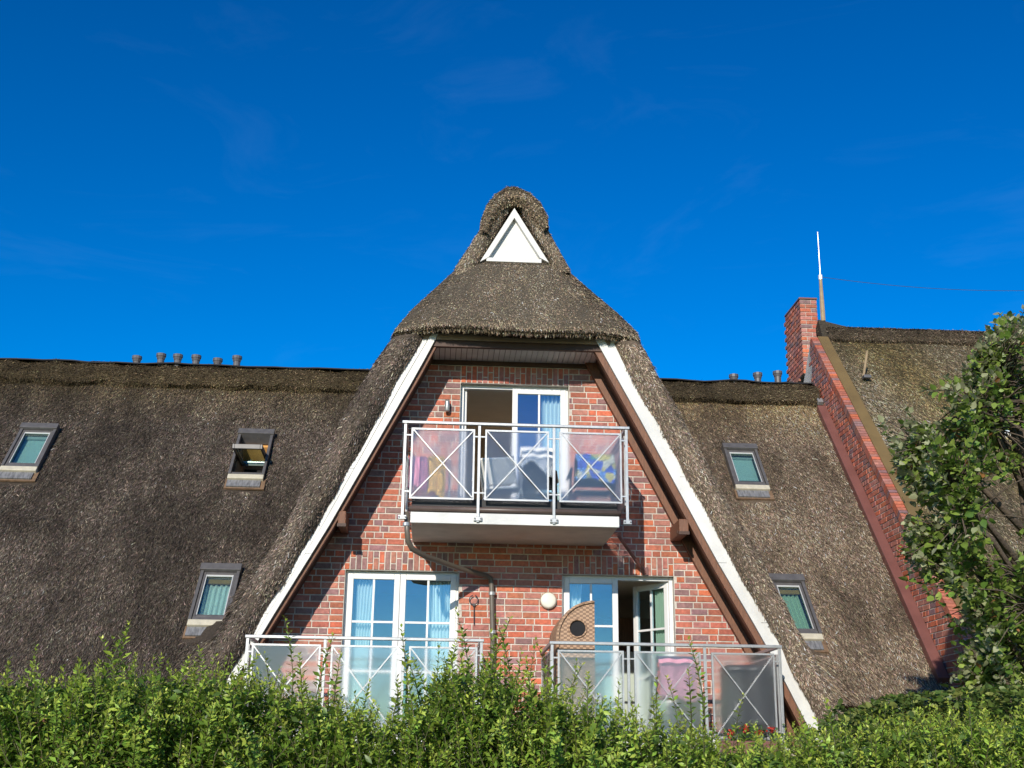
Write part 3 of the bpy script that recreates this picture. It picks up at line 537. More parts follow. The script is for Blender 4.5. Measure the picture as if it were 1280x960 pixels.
# ------------------------------------------------------------------ windows and doors
YFR = .1
def frame_box(m, x0, x1, z0, z1, t, y, d):
    m.box((x0, y, z0), (x0 + t, y + d, z1)); m.box((x1 - t, y, z0), (x1, y + d, z1)); m.box((x0 + t, y, z1 - t), (x1 - t, y + d, z1)); m.box((x0 + t, y, z0), (x1 - t, y + d, z0 + t))
def leaf_parts(par, x0, x1, z0, z1, cols, zrows, y=YFR - .015, t=.075, xf=None, handle=None):
    """sash frame, glazing bars and one pane per light; xf maps a point (for an opened leaf)"""
    xf = xf or (lambda p: p)
    def bb(m, a, b):
        s = MB().box(a, b); m.add([xf(Vector(v)) for v in s.v], s.f)
    m = MB(); bb(m, (x0, y, z0), (x0 + t, y + .06, z1)); bb(m, (x1 - t, y, z0), (x1, y + .06, z1)); bb(m, (x0 + t, y, z1 - t), (x1 - t, y + .06, z1)); bb(m, (x0 + t, y, z0), (x1 - t, y + .06, z0 + t * 1.2)); m.build('sash', 'frame', par, bevel=.008)
    X = [x0 + t] + [x0 + t + (x1 - x0 - 2 * t) * c for c in cols] + [x1 - t]; Z = [z0 + t * 1.2] + list(zrows) + [z1 - t]; b = .013
    for c in X[1:-1]: q = MB(); bb(q, (c - b, y + .012, Z[0]), (c + b, y + .045, Z[-1])); q.build('glazing_bar', 'frame', par)
    for zc_ in Z[1:-1]: q = MB(); bb(q, (X[0], y + .015, zc_ - b), (X[-1], y + .042, zc_ + b)); q.build('glazing_bar', 'frame', par)
    for i in range(len(X) - 1):
        for j in range(len(Z) - 1):
            q = MB(); dx0 = 0 if i == 0 else b; dx1 = 0 if i == len(X) - 2 else b; dz0 = 0 if j == 0 else b; dz1 = 0 if j == len(Z) - 2 else b
            bb(q, (X[i] + dx0, y + .026, Z[j] + dz0), (X[i + 1] - dx1, y + .03, Z[j + 1] - dz1)); q.build('pane', 'glass', par)
    if handle is not None:
        q = MB(); hz = z0 + 1.05; bb(q, (handle - .012, y - .02, hz - .07), (handle + .012, y, hz + .07)); bb(q, (handle - .012, y - .05, hz + .01), (handle + .1, y - .03, hz + .03)); q.build('handle', 'steel', par, bevel=.004)
def opening(x0, x1, z0, z1, t=.05):
    m = MB(); frame_box(m, x0, x1, z0, z1, t, YFR, .09); return m
zr1 = [U(480, 777.5, YFR).z, U(480, 777.5, YFR).z - .62, U(480, 777.5, YFR).z - 1.15]; zr1 = [z for z in zr1 if z > ZF_L + .2][::-1]
f = opening(*XLW, ZF_L, ZO); w1 = f.build('french_window', 'frame', house, bevel=.006); cx = U(499.5, 750, YFR).x
leaf_parts(w1, XLW[0] + .03, cx - .002, ZF_L + .03, ZO - .03, [.5], zr1); leaf_parts(w1, cx + .002, XLW[1] - .03, ZF_L + .03, ZO - .03, [.5], zr1)
f = opening(*XRW, ZF_L, ZO); w2 = f.build('french_window', 'frame', house, bevel=.006); cx = U(771, 780, YFR).x
leaf_parts(w2, XRW[0] + .03, cx + .02, ZF_L + .03, ZO - .03, [.5], zr1)
hx, hy = XRW[1] - .05, YFR + .05; an = R(56); wl = hx - cx - .03
def swing(p):                                          # leaf hinged at its right edge, swung into the room
    dx = hx - p.x; dy = p.y - YFR; return Vector((hx - dx * math.cos(an) - dy * math.sin(an) * -1, hy + dx * math.sin(an) + dy * math.cos(an), p.z))
leaf_parts(w2, hx - wl, hx, ZF_L + .03, ZO - .05, [.5], zr1, xf=swing)
f = opening(*XUW, ZF_U, ZU); w3 = f.build('balcony_door', 'frame', house, bevel=.006); cx = U(640, 540, YFR).x
zr3 = []; leaf_parts(w3, cx, XUW[1] - .03, ZF_U + .03, ZU - .03, [.5], zr3)
hx2 = XUW[0] + .05; an2 = R(100); wl2 = cx - hx2 - .01
def swing2(p):
    dx = p.x - hx2; dy = p.y - YFR; return Vector((hx2 + dx * math.cos(an2) + dy * math.sin(an2), YFR + .06 + dx * math.sin(an2) - dy * math.cos(an2) * 0 + dy * .2, p.z))
leaf_parts(w3, hx2, hx2 + wl2, ZF_U + .03, ZU - .05, [.5], zr3, xf=swing2)

def curtain(xt0, xt1, xb0, xb1, z0, z1, y, label, folds=9, m='curtain', fn=None, pinch=None):
    nu = 70
    def f_(u, v):
        t = v if pinch is None else v ** pinch
        x = lerp(lerp(xb0, xb1, u), lerp(xt0, xt1, u), t); p = Vector((x, y + .03 * math.sin(u * folds * 6.283 + .6 * math.sin(v * 3)), lerp(z0, z1, v))); return fn(p) if fn else p
    return MB().sheet(f_, nu, 14).build('curtain', m, None, smooth=True, label=label, cat='curtain')
ux = lambda p, y=.3: U(p, 750, y).x
curtain(ux(446), ux(470), ux(444), ux(455), ZF_L + .02, ZO - .1, .24, 'white curtain gathered aside behind the left leaf of the window with both leaves closed', 6, pinch=.7)
curtain(ux(533), ux(566), ux(549), ux(566), ZF_L + .02, ZO - .1, .24, 'white curtain in the window leaf beside the sloping drain pipe', 7, pinch=.7)
curtain(ux(706), ux(727), ux(706), ux(716), ZF_L + .02, ZO - .1, .24, 'white curtain behind the closed leaf above the wicker beach chair', 4)
uxu = lambda p: U(p, 520, .3).x
curtain(uxu(676), uxu(706), uxu(678), uxu(706), ZF_U + .02, ZU - .08, .24, 'pale curtain behind the glazed leaf of the upper balcony door', 6)
curtain(hx - wl * .52, hx - .08, hx - wl * .5, hx - .08, ZF_L + .1, ZO - .13, YFR + .09, 'pale green net curtain on the leaf of the door that stands open', 6, 'gcurt', fn=swing)

# ------------------------------------------------------------------ balconies
def rail_panel(par, p0, p1, zb, zt):
    """glazed panel between two points on plan, with frame and crossed bars"""
    p0 = Vector((p0[0], p0[1], 0)); p1 = Vector((p1[0], p1[1], 0)); d = (p1 - p0); nrm = Vector((-d.y, d.x, 0)).normalized(); Zv = Vector((0, 0, 1)); t = .021
    if nrm.y > 0 or (abs(nrm.y) < .01 and nrm.x > 0): nrm = -nrm
    a, b, c, e = p0 + Zv * zb, p1 + Zv * zb, p1 + Zv * zt, p0 + Zv * zt; u = d.normalized()
    fr = MB()
    fr.obox(a - nrm * .015, u * t, nrm * .03, Zv * (zt - zb)); fr.obox(b - u * t - nrm * .015, u * t, nrm * .03, Zv * (zt - zb)); fr.obox(a + u * t - nrm * .015, u * (d.length - 2 * t), nrm * .03, Zv * t); fr.obox(e + u * t - Zv * t - nrm * .015, u * (d.length - 2 * t), nrm * .03, Zv * t); fr.build('panel_frame', 'galv', par)
    MB().obox(a + u * t + Zv * t - nrm * .004, u * (d.length - 2 * t), nrm * .008, Zv * (zt - zb - 2 * t)).build('glass_panel', 'frost', par)
    for k, (s, q) in enumerate(((a, c), (b, e))): MB().bar(s + (q - s) * .03 + nrm * (.02 + .012 * k), q - (q - s) * .03 + nrm * (.02 + .012 * k), .014, .01, nrm).build('cross_bar', 'galv', par)
def post(par, x, y, z0, z1, w_=.034): return MB().box((x - w_ / 2, y - .012, z0), (x + w_ / 2, y + .012, z1)).build('post', 'galv', par, bevel=.003)
def tie(par, x0, x1, y, z): MB().box((x0, y - .008, z - .008), (x1, y + .008, z + .008)).build('tie_bar', 'galv', par)

YK = -1.40
zt = avz(YK, (505, 526), (783, 537)); pzt = avz(YK, (553, 536), (738, 541)); pzb = avz(YK, (553, 624), (738, 629)); zs0 = avz(-1.37, (514, 651), (773, 662))
xs0, xs1 = U(514, 645, -1.37).x, U(773, 655, -1.37).x
b1 = MB().box((xs0, -1.35, zs0 + .003), (xs1, -.002, ZBU - .01)).build('balcony', 'slab', house, bevel=.01)
MB().box((xs0 - .01, -1.385, zs0), (xs1 + .01, -1.352, ZBU + .006)).build('fascia', 'white', b1, bevel=.006)
MB().box((xs0 + .02, -1.34, ZBU - .009), (xs1 - .02, -.01, ZF_U - .01)).build('deck', 'deck', b1)
m = MB(); gz = avz(-1.39, (640, 638)); m.tube([(xs0 - .03, -1.37, gz), (xs1 + .03, -1.37, gz)], .034, 10); m.build('gutter', 'gutter', b1, smooth=True)
dk = MB().box((xs0, -1.3, ZF_U - .01), (xs1, -1.27, pzb + .03)).build('kick_board', 'deck', b1)
pxs = [U(506, 560, YK).x, U(599, 560, YK).x, U(692.5, 560, YK).x, U(783, 560, YK).x]
for i, x in enumerate(pxs):
    post(b1, x, YK, zs0 + .02 if i in (1, 2) else zs0 + .06, zt - .02)
    MB().box((x - .05, YK - .02, zs0 + .035), (x + .05, -1.386, zs0 + .085)).build('bracket', 'galv', b1, bevel=.004)
    for k in (-1, 1): MB().tube([(x + k * .035, YK - .022, zs0 + .06), (x + k * .035, YK - .032, zs0 + .06)], .01, 6).build('bolt', 'vent', b1)
MB().box((pxs[0] - .04, YK - .025, zt - .018), (pxs[-1] + .04, YK + .025, zt + .018)).build('handrail', 'galv', b1, bevel=.006)
pan = [(513, 593), (606, 686), (699, 777)]
for i, (a, b) in enumerate(pan):
    xa_, xb_ = U(a, 580, YK).x, U(b, 580, YK).x; rail_panel(b1, (xa_, YK), (xb_, YK), pzb, pzt)
    for z in (pzt - .09, pzb + .09): tie(b1, pxs[i], xa_ + .01, YK, z); tie(b1, xb_ - .01, pxs[i + 1], YK, z)
for x in (pxs[0], pxs[-1]):
    rail_panel(b1, (x, YK + .1), (x, -.12), pzb, pzt); MB().box((x - .022, YK + .026, zt - .02), (x + .022, -.005, zt + .02)).build('handrail', 'galv', b1, bevel=.006)
# clips along the deck edge
for i in range(12): x = lerp(xs0 + .1, xs1 - .1, i / 11); MB().box((x - .008, -1.31, ZF_U + .03), (x + .008, -1.3, ZF_U + .06)).build('clip', 'steel', b1)

def lower_balcony(pl, posts, panels, x_end_return, ztop, side_l, side_r):
    xs = [U(p, 850, YK).x for p in posts]; zt2 = ztop; zp1 = zt2 - .08; zp0 = zp1 - .98
    b = MB().box((xs[0] - .05, -1.35, ZBL - .25), (xs[-1] + .05, -.002, ZBL)).build('balcony', 'slab', house, bevel=.01)
    MB().box((xs[0] - .06, -1.385, ZBL - .26), (xs[-1] + .06, -1.352, ZBL - .02)).build('fascia', 'white', b, bevel=.006)
    MB().box((xs[0], -1.33, ZBL + .001), (xs[-1], -.01, ZBL + .03)).build('deck', 'deck', b)
    for x in xs: post(b, x, YK, ZBL - .2, zt2 - .02)
    MB().box((xs[0] - .03, YK - .025, zt2 - .018), (xs[-1] + .03, YK + .025, zt2 + .018)).build('handrail', 'galv', b, bevel=.006)
    for i, (p, q) in enumerate(panels):
        xa_, xb_ = U(p, 850, YK).x, U(q, 850, YK).x; rail_panel(b, (xa_, YK), (xb_, YK), zp0, zp1)
        for z in (zp1 - .09, zp0 + .09): tie(b, xs[i], xa_ + .01, YK, z); tie(b, xb_ - .01, xs[i + 1], YK, z)
    for x, on in ((xs[0], side_l), (xs[-1], side_r)):
        if on: MB().box((x - .022, YK + .026, zt2 - .02), (x + .022, -.005, zt2 + .02)).build('handrail', 'galv', b, bevel=.006); rail_panel(b, (x, YK + .1), (x, -.12), zp0, zp1)
    return b
b2 = lower_balcony(0, [306, 404, 503, 601], [(312, 399), (412, 496), (510, 596)], 0, avz(YK, (306, 797), (602, 799)), True, True)
b3 = lower_balcony(0, [690, 786, 882, 976], [(697, 780), (793, 876.5), (890, 969)], 0, avz(YK, (690, 803), (977, 809)), True, True)

# ------------------------------------------------------------------ pipes and small fittings on the wall
pp = [U(508.5, 640, -1.33), U(509, 664, -1.33), U(510, 676, -1.32), U(515, 686, -1.26), U(531, 695, -1.06), U(570, 709, -.55), U(607, 719.5, -.1), U(613, 723, -.07), U(614.5, 732, -.07), U(616, 800, -.07)]; pp.append(Vector((pp[-1].x, -.07, 1.0)))
dp = MB().tube(pp, .034, 10).build('drain_pipe', 'pipe', house, smooth=True)
for p in (pp[0] + Vector((0, 0, -.15)), U(615, 742, -.07), U(616, 790, -.07)): MB().tube([p + Vector((0, 0, -.02)), p + Vector((0, 0, .02))], .045, 10).build('pipe_clip', 'galv', dp)
st = MB().tube([U(772, 668, -.5), U(806, 716, -.03)], .022, 8).build('support_strut', 'rbrown', house); c = U(806, 714, 0); MB().box((c.x - .04, -.03, c.z - .05), (c.x + .04, -.008, c.z + .05)).build('foot_plate', 'rbrown', st)
c = U(685, 751, 0); lt = thing('bulkhead_lamp', (c.x, 0, c.z - .11), 'round opal bulkhead lamp on the brick wall beside the closed door leaf', 'lamp')
m = MB(); m.tube([(c.x, -.007, c.z), (c.x, -.05, c.z)], .108, 24).build('lamp_base', 'tan', lt); m = MB(); m.tube([(c.x, -.045, c.z), (c.x, -.058, c.z), (c.x, -.066, c.z), (c.x, -.07, c.z), (c.x, -.072, c.z)], [.1, .098, .086, .05, .008], 24).build('lamp_cover', 'lamp', lt, smooth=True)
c = U(559, 506, -.06); lt = thing('spot_lamp', (c.x, 0, c.z - .08), 'small grey metal spot lamp on the brick wall by the upper door', 'lamp')
MB().tube([(c.x, -.007, c.z), (c.x, -.03, c.z)], .04, 14).build('lamp_base', 'galv', lt); MB().tube([(c.x, -.03, c.z), (c.x + .01, -.07, c.z + .01)], .014, 8).build('arm', 'galv', lt); MB().tube([(c.x, -.08, c.z + .06), (c.x, -.08, c.z + .03), (c.x, -.08, c.z - .08), (c.x, -.08, c.z - .1)], [.03, .036, .036, .028], 14).build('lamp_head', 'galv', lt, smooth=True)
c = U(592, 750, -.03); lt = thing('wall_hook', (c.x, 0, c.z - .3), 'thin dark metal hook with a ring on the brick wall beside the pipe', 'hook')
m = MB(); m.tube([(c.x + .055 * math.sin(a), -.04, c.z + .06 * math.cos(a)) for a in np.linspace(.3, 6.1, 18)], .007, 6); m.build('ring', 'wire', lt); MB().tube([(c.x + .005, -.04, c.z - .055), (c.x + .01, -.04, c.z - .31)], .006, 6).build('rod', 'wire', lt); MB().box((c.x - .012, -.05, c.z - .075), (c.x + .02, -.004, c.z - .045)).build('wall_plug', 'wire', lt)

# ------------------------------------------------------------------ the neighbour: brick gable wall, thatched slope
nb = thing('neighbouring_house', (XW, 0, 0), 'house with a raking brick gable wall and moss-flecked thatch behind the leafy tree', 'house')
pa, pb = UX(1015, 428, XW), UX(1130, 656, XW); TN = (pa.z - pb.z) / (pa.y - pb.y)
NS = Vector((0, 1, TN)).normalized(); NN = Vector((0, -TN, 1)).normalized(); YN1 = UX(1012, 405, XW).y
def Zn(y): return pb.z + (y - pb.y) * TN                # top edge of the left face
ya, yb_ = -1.0, YN1; TH = .36
MB().prism([(XW + .006, ya, 0), (XW + BACK, ya, Zn(ya)), (XW + BACK, yb_, Zn(yb_)), (XW + BACK, yb_ + 6, Zn(yb_ - 6)), (XW + BACK, yb_ + 6, 0)], (TH - .02, 0, 0)); 
nwall = MB().prism([(XW + .006, ya, 0), (XW + BACK, ya, Zn(ya)), (XW + BACK, yb_, Zn(yb_)), (XW + BACK, yb_ + 6, Zn(yb_ - 6)), (XW + BACK, yb_ + 6, 0)], (TH - .02, 0, 0)).build('gable_wall', 'mortar', nb)
bl = []; ROT = Matrix.Rotation(-math.pi / 2, 3, 'Z'); r = random.Random(8); zc = ZO - 40 * CH
while zc < Zn(yb_):
    zm = zc + CH / 2; yhi = min(Ym(zm) + .55, yb_ + .0); ylo = max(pb.y + (zc + CH - pb.z) / TN, ya) + 0
    if zm < ZE: yhi = 1.2
    y = ylo - r.uniform(0, .02) + .0; ylo2 = ylo
    while y < yhi and zm > 2.2:
        l = .21 if r.random() < .7 else .1; sc = l * CH * (1 if zm > 3.6 else .2) * (.01 if y > Ym(zm) + .1 else 1)
        bl.append(((XW, y + l / 2 + J / 2, zm), l, CH - J, sc, 0)); y += l + J
    zc += CH
# raking brick-on-edge coping along the wall top
ln = (yb_ - ya) / NS.y; n = int(ln / .075)
tl = math.atan(TN)
cop = []
for i in range(n):
    p = Vector((XW, ya, Zn(ya))) + NS * (.075 * (i + .5)); cop.append(p)
cb = MB(); rr = random.Random(3); ncop = 0; pw = WORLD[nwall.name]
CBX = MB(); cme = None
for i, p in enumerate(cop):
    q = MB().obox(Vector((0, 0, 0)) - NS * .032 - NN * .06 + Vector((-.012, 0, 0)), Vector((.13, 0, 0)), NS * .062, NN * .12)
    if cme is None: cme = bpy.data.meshes.new('brick'); cme.from_pydata(q.v, [], q.f); cme.materials.append(M['brick'])
    o = bpy.data.objects.new('brick', cme); COL.objects.link(o); o.parent = nwall; o.location = p - pw + NN * rr.uniform(-.003, .003); o.color = (*[v * .9 for v in brick_col(rr)], 1)
put_bricks(nwall, bl, ROT, 300 - len(cop), 10)
MB().obox(Vector((XW + .01, ya, Zn(ya))) - NN * .055, Vector((.1, 0, 0)), NS * ln, NN * .1).build('mortar_bed', 'mortar', nwall)
MB().obox(Vector((XW + .12, ya, Zn(ya))) - NN * .05, Vector((.2, 0, 0)), NS * ln, NN * .13).build('coping_flashing', 'khaki', nb, bevel=.01)
# head of the wall: small brick pier at the ridge with a corbel
h0 = UX(1000, 380, XW - .03); ph = thing  # placeholder name unused
yp0 = UX(1001, 400, XW - .03).y; zt_ = UX(1001, 372, XW - .03).z; zb_ = Zn(yp0) - 1.0
pier = MB().box((XW - .02, yp0 + .01, zb_), (XW + .29, yp0 + 1.0, zt_)).build('wall_head', 'mortar', nb)
pb_l = []; r = random.Random(4); z = zb_; row = 0
while z + CH <= zt_ + .01:
    x = XW - .03 + (0 if row % 2 else -.0)
    for x0, x1 in (((0, .21), (.221, .33)) if row % 2 else ((0, .1), (.111, .33))): pb_l.append(((XW - .03 + (x0 + x1) / 2, yp0, z + CH / 2), x1 - x0, CH - J, 1, 0))
    z += CH; row += 1
put_bricks(pier, pb_l, Matrix.Identity(3), 100, 12)
pb_l = []; z = zb_; row = 0
while z + CH <= zt_ + .01:
    y = yp0 + (.006 if row % 2 else .006); k = 0
    while y < yp0 + .95: l = .1 if (row % 2 and k == 0) else .21; pb_l.append(((XW - .03, y + l / 2, z + CH / 2), l, CH - J, 1, 0)); y += l + J; k += 1
    z += CH; row += 1
put_bricks(pier, pb_l, ROT, 100, 13)
MB().box((XW - .045, yp0 - .02, zt_), (XW + .31, yp0 + 1.02, zt_ + .035)).build('pier_cap', 'rbrown', pier, bevel=.006)
for k in range(4): MB().box((XW - .05, yp0 + .3 + k * .12, zb_ - .06 - .05 * (k % 2)), (XW - .002, yp0 + .39 + k * .12, zb_ - .005)).build('corbel_brick', 'wallplain', pier, bevel=.004)
# thatched slope
xs = np.arange(XW + .28, 15, .12); ss = np.linspace(0, (YN1 + .35 - (-.9)) / NS.y, 70); base = np.array([0, -.9, Zn(-.9)]) - np.array(NN) * .03
Pn = np.array([[(x, base[1] + NS.y * s, base[2] + NS.z * s) for x in xs] for s in ss]).reshape(-1, 3)
ob, P2, Qn = sheet_obj('thatch_roof', Pn, gridq(len(xs) - 1, len(ss) - 1), nb, (.09, .075, .045), .05, 1.6)
C_ = P2[Qn].mean(1); reed('reed', ob, P2, Qn[C_[:, 0] < 10.6], 3600, (.27, .215, .14), seed=61, moss=lambda p: np.clip(.25 + .4 * np.sin(p[:, 0] * 2.1 + p[:, 2]), 0, 1))
yr2 = YN1 + .3; zr2 = Zn(yr2) - .03
cap, prof = ridge_cap(nb, XW + .36, 15, zr2 - .12, yr2, .32, (.13, .1, .068), 62, jit=.012, bul=.19, slope=TN)
o1 = [(XW + .3, yr2 - .25, zr2 + .02), (XW + .3, yr2, zr2 + .22), (XW + .3, yr2 + .2, zr2 + .1)]
MB().add([(XW + .25, yr2 - .25, zr2 - .22), (XW + .25, yr2 - .05, zr2 + .2), (XW + .25, yr2 + .25, zr2 + .0), (XW + .95, yr2 - .2, zr2 - .1), (XW + .95, yr2 - .02, zr2 + .05), (XW + .95, yr2 + .2, zr2 - .05)], [(0, 3, 4, 1), (1, 4, 5, 2), (0, 1, 2), (3, 5, 4)]).build('ridge_upstand', 'thatchp', nb)
MB().add([(XW, yr2 + .2, zr2), (15, yr2 + .2, zr2), (15, yr2 + 6, zr2 - 6.5), (XW, yr2 + 6, zr2 - 6.5)], [(0, 3, 2, 1)]).build('rear_slope', 'thatchp', nb)
MB().box((XW + .4, .3, 0), (15, .6, Zn(-.4))).build('front_wall', 'wallplain', nb)
# flashing where the long roof meets the wall
q0 = Vector((XW - .17, Ym(ZE - .05), ZE - .05)); m = MB().obox(q0 - RN * .02, Vector((.155, 0, 0)), RS * ((ZR - .35 - ZE) / RS.z), RN * .13); m.build('valley_flashing', 'rbrown', house, bevel=.01)
MB().obox(Vector((XW - .14, Ym(ZR - .34), ZR - .34)) + RN * .06, Vector((.1, 0, 0)), RS * .12, RN * .08).build('flashing_end', 'galv', house, bevel=.01)
# small white roof window glimpsed between the leaves
def npt(x, s, n=0): return Vector((x, base[1], base[2])) + NS * s + NN * n
pw_ = UP(1240, 530, NN, Vector((XW, pb.y, pb.z))); sw = (pw_.y - base[1]) / NS.y
m = MB(); m.obox(npt(pw_.x - .1, sw - .35, -.02), Vector((.9, 0, 0)), NS * .08, NN * .12); m.obox(npt(pw_.x - .1, sw + .35, -.02), Vector((.9, 0, 0)), NS * .08, NN * .12); m.obox(npt(pw_.x - .1, sw - .27, -.02), Vector((.08, 0, 0)), NS * .62, NN * .12); m.obox(npt(pw_.x + .72, sw - .27, -.02), Vector((.08, 0, 0)), NS * .62, NN * .12)
rw = m.build('roof_window', 'frame', nb); MB().obox(npt(pw_.x - .02, sw - .27, .05), Vector((.74, 0, 0)), NS * .62, NN * .01).build('pane', 'sglass', rw); MB().obox(npt(pw_.x - .02, sw - .27, .02), Vector((.74, 0, 0)), NS * .62, NN * .01).build('blind', 'curtain', rw)
# lightning rod, wire, stick
yl = yr2; a = U(1028, 386, yl); b = U(1025.5, 346, yl); c = U(1022, 290, yl); lr = thing('lightning_rod', a, 'thin pale lightning rod on a wooden stake at the ridge end', 'lightning rod')
MB().tube([a - Vector((0, 0, .25)), a, b], [.045, .045, .028], 8).build('stake', 'wood', lr); MB().tube([b - Vector((0, 0, .05)), c], [.014, .008], 8).build('rod', 'steel', lr); MB().tube([b - Vector((0, 0, .06)), b + Vector((0, 0, .03))], .04, 8).build('clamp', 'steel', lr)
e = U(1330, 362, yl); wp = [b.lerp(e, t) - Vector((0, 0, .12 * 4 * t * (1 - t))) for t in np.linspace(0, 1, 16)]; wp += [e.lerp(U(1700, 375, yl), t) for t in (.5, 1)]
MB().tube(wp, .0045, 5).build('conductor_wire', 'wire', lr)
a = UP(1079, 473, NN, Vector((XW, pb.y, pb.z))) ; b = a + NS * .55 + NN * .25; sk = thing('ridge_stake', a, 'pale wooden stick poking out of the mossy thatch next to the ridge roll', 'stick')
MB().tube([a - NN * .15, a + NN * .02, U(1084, 439, a.y - .15)], .022, 7).build('stick', 'wood', sk); MB().box((a.x - .03, a.y - .15, a.z - .03), (a.x + .1, a.y - .02, a.z + .03)).build('holder', 'vent', sk, bevel=.01)

# ------------------------------------------------------------------ wicker beach chair on the lower balcony
def beach_chair():
    Y0, Y1 = -1.22, -.3; zf = ZBL + .03; P = lambda a, b, y=Y0: U(a, b, y)
    top = [P(697.5, 796), P(699, 785), P(703.5, 775), P(710, 766), P(719, 759), P(730, 754.5), P(742, 752.5)]
    x0, x1 = top[0].x, top[-1].x + .01; out = [Vector((x0, Y0, zf + .1))] + [Vector((p.x, Y0, p.z)) for p in top] + [Vector((x1, Y0, top[-1].z)), Vector((x1, Y0, zf + .1))]
    root = thing('beach_chair', ((x0 + x1) / 2, (Y0 + Y1) / 2, zf), 'hooded brown wicker beach chair with a round side window on the balcony', 'chair')
    hc = P(722, 785.5); hr = .1
    def side(y, hole):
        m = MB()
        if not hole: return m.prism([(p.x, y, p.z) for p in out], (0, .03, 0))
        # ring between the hole and the outline
        n = 40; cir = []; rim = []
        pts = out
        for k in range(n):
            a = 2 * math.pi * k / n; d = Vector((math.cos(a), 0, math.sin(a))); best = 9
            for i in range(len(pts)):
                p, q = pts[i], pts[(i + 1) % len(pts)]; e_ = q - p; den = d.x * e_.z - d.z * e_.x
                if abs(den) < 1e-9: continue
                t = ((p.x - hc.x) * e_.z - (p.z - hc.z) * e_.x) / den; u = ((p.x - hc.x) * d.z - (p.z - hc.z) * d.x) / den
                if t > 0 and -1e-6 <= u <= 1 + 1e-6: best = min(best, t)
            cir.append(Vector((hc.x, y, hc.z)) + d * hr); rim.append(Vector((hc.x, y, hc.z)) + d * best)
        for i, c in enumerate(out):                       # pull the nearest rim point onto each corner
            j = min(range(n), key=lambda q: (rim[q] - Vector((c.x, y, c.z))).length); rim[j] = Vector((c.x, y, c.z))
        V = cir + rim; b = Vector((0, .03, 0)); V2 = V + [v + b for v in V]
        Fc = []
        for k in range(n):
            j = (k + 1) % n; Fc += [(k, n + k, n + j, j), (2 * n + j, 3 * n + j, 3 * n + k, 2 * n + k), (k, j, 2 * n + j, 2 * n + k), (n + j, n + k, 3 * n + k, 3 * n + j)]
        return m.add(V2, Fc)
    sp = side(Y0, True).build('side_panel', 'wick', root); side(Y1, False).build('side_panel', 'wick', root)
    MB().tube([(hc.x + (hr + .004) * math.cos(a), Y0 - .006, hc.z + (hr + .004) * math.sin(a)) for a in np.linspace(0, 2 * math.pi, 33)], .012, 6).build('window_rim', 'wick', sp, smooth=True)
    MB().prism([(hc.x + hr * 1.0 * math.cos(a), Y0 + .012, hc.z + hr * 1.0 * math.sin(a)) for a in np.linspace(0, 2 * math.pi, 25)[:-1]], (0, .006, 0)).build('window_pane', 'dark', sp)
    m = MB(); cv = out[:-2]
    m.sheet(lambda u, v: Vector((np.interp(u * (len(cv) - 1), range(len(cv)), [p.x for p in cv]) - .004, lerp(Y0 - .01, Y1 + .04, v), np.interp(u * (len(cv) - 1), range(len(cv)), [p.z for p in cv]) + .004)), 40, 8)
    m.build('hood', 'wick', root, smooth=True, solid=.03)
    for y in (Y0 - .012, Y1 + .03): MB().tube([(p.x, y, p.z) for p in out[:-1]], .014, 6).build('edge_braid', 'wick', root, smooth=True)
    MB().box((x0 + .04, Y0 + .04, zf + .32), (x1 + .1, Y1 - .01, zf + .44)).build('seat', 'wtow', root, bevel=.03); MB().box((x0 + .03, Y0 + .035, zf + .0), (x1 - .01, Y1 - .005, zf + .3)).build('base', 'wick', root, bevel=.01)
    for y in (Y0 + .06, Y1 - .1): MB().box((x0 + .02, y, zf), (x1 + .02, y + .05, zf + .1)).build('runner', 'brown', root)
beach_chair()

# ------------------------------------------------------------------ balcony furniture and towels
def chair(x, y, z, rz, label, fab='black', frame='black', h=1.0, wd=.5, rec=.25):
    t = thing('garden_chair', (x, y, z), label, 'chair'); rm = Matrix.Rotation(rz, 3, 'Z'); T = lambda a, b, c: Vector((x, y, z)) + rm @ Vector((a, b, c)); w2 = wd / 2
    # front of the chair looks along -y before turning
    for s in (-1, 1):
        MB().tube([T(s * w2, -.26, 0), T(s * w2, .2, .66)], .014, 7).build('leg', frame, t); MB().tube([T(s * (w2 - .03), .3, 0), T(s * (w2 - .03), -.2, .64)], .014, 7).build('leg', frame, t)
        MB().tube([T(s * w2, -.28, .645), T(s * w2, .24, .665)], .02, 7).build('armrest', frame, t)
        MB().tube([T(s * (w2 - .04), .16, .42), T(s * (w2 - .04), .2 + rec, h)], .013, 7).build('back_rail', frame, t)
    def pad(a, b, th):
        m = MB(); a0, b0 = T(-w2 + .05, *a), T(-w2 + .05, *b); ux_ = rm @ Vector((wd - .1, 0, 0)); v = b0 - a0; n = ux_.cross(v).normalized(); return m.obox(a0 - n * th / 2, ux_, v, n * th)
    pad((-.25, .42), (.18, .4), .03).build('seat', fab, t, bevel=.012); pad((.17, .44), (.2 + rec, h - .02), .03).build('backrest', fab, t, bevel=.012)
    return t, T
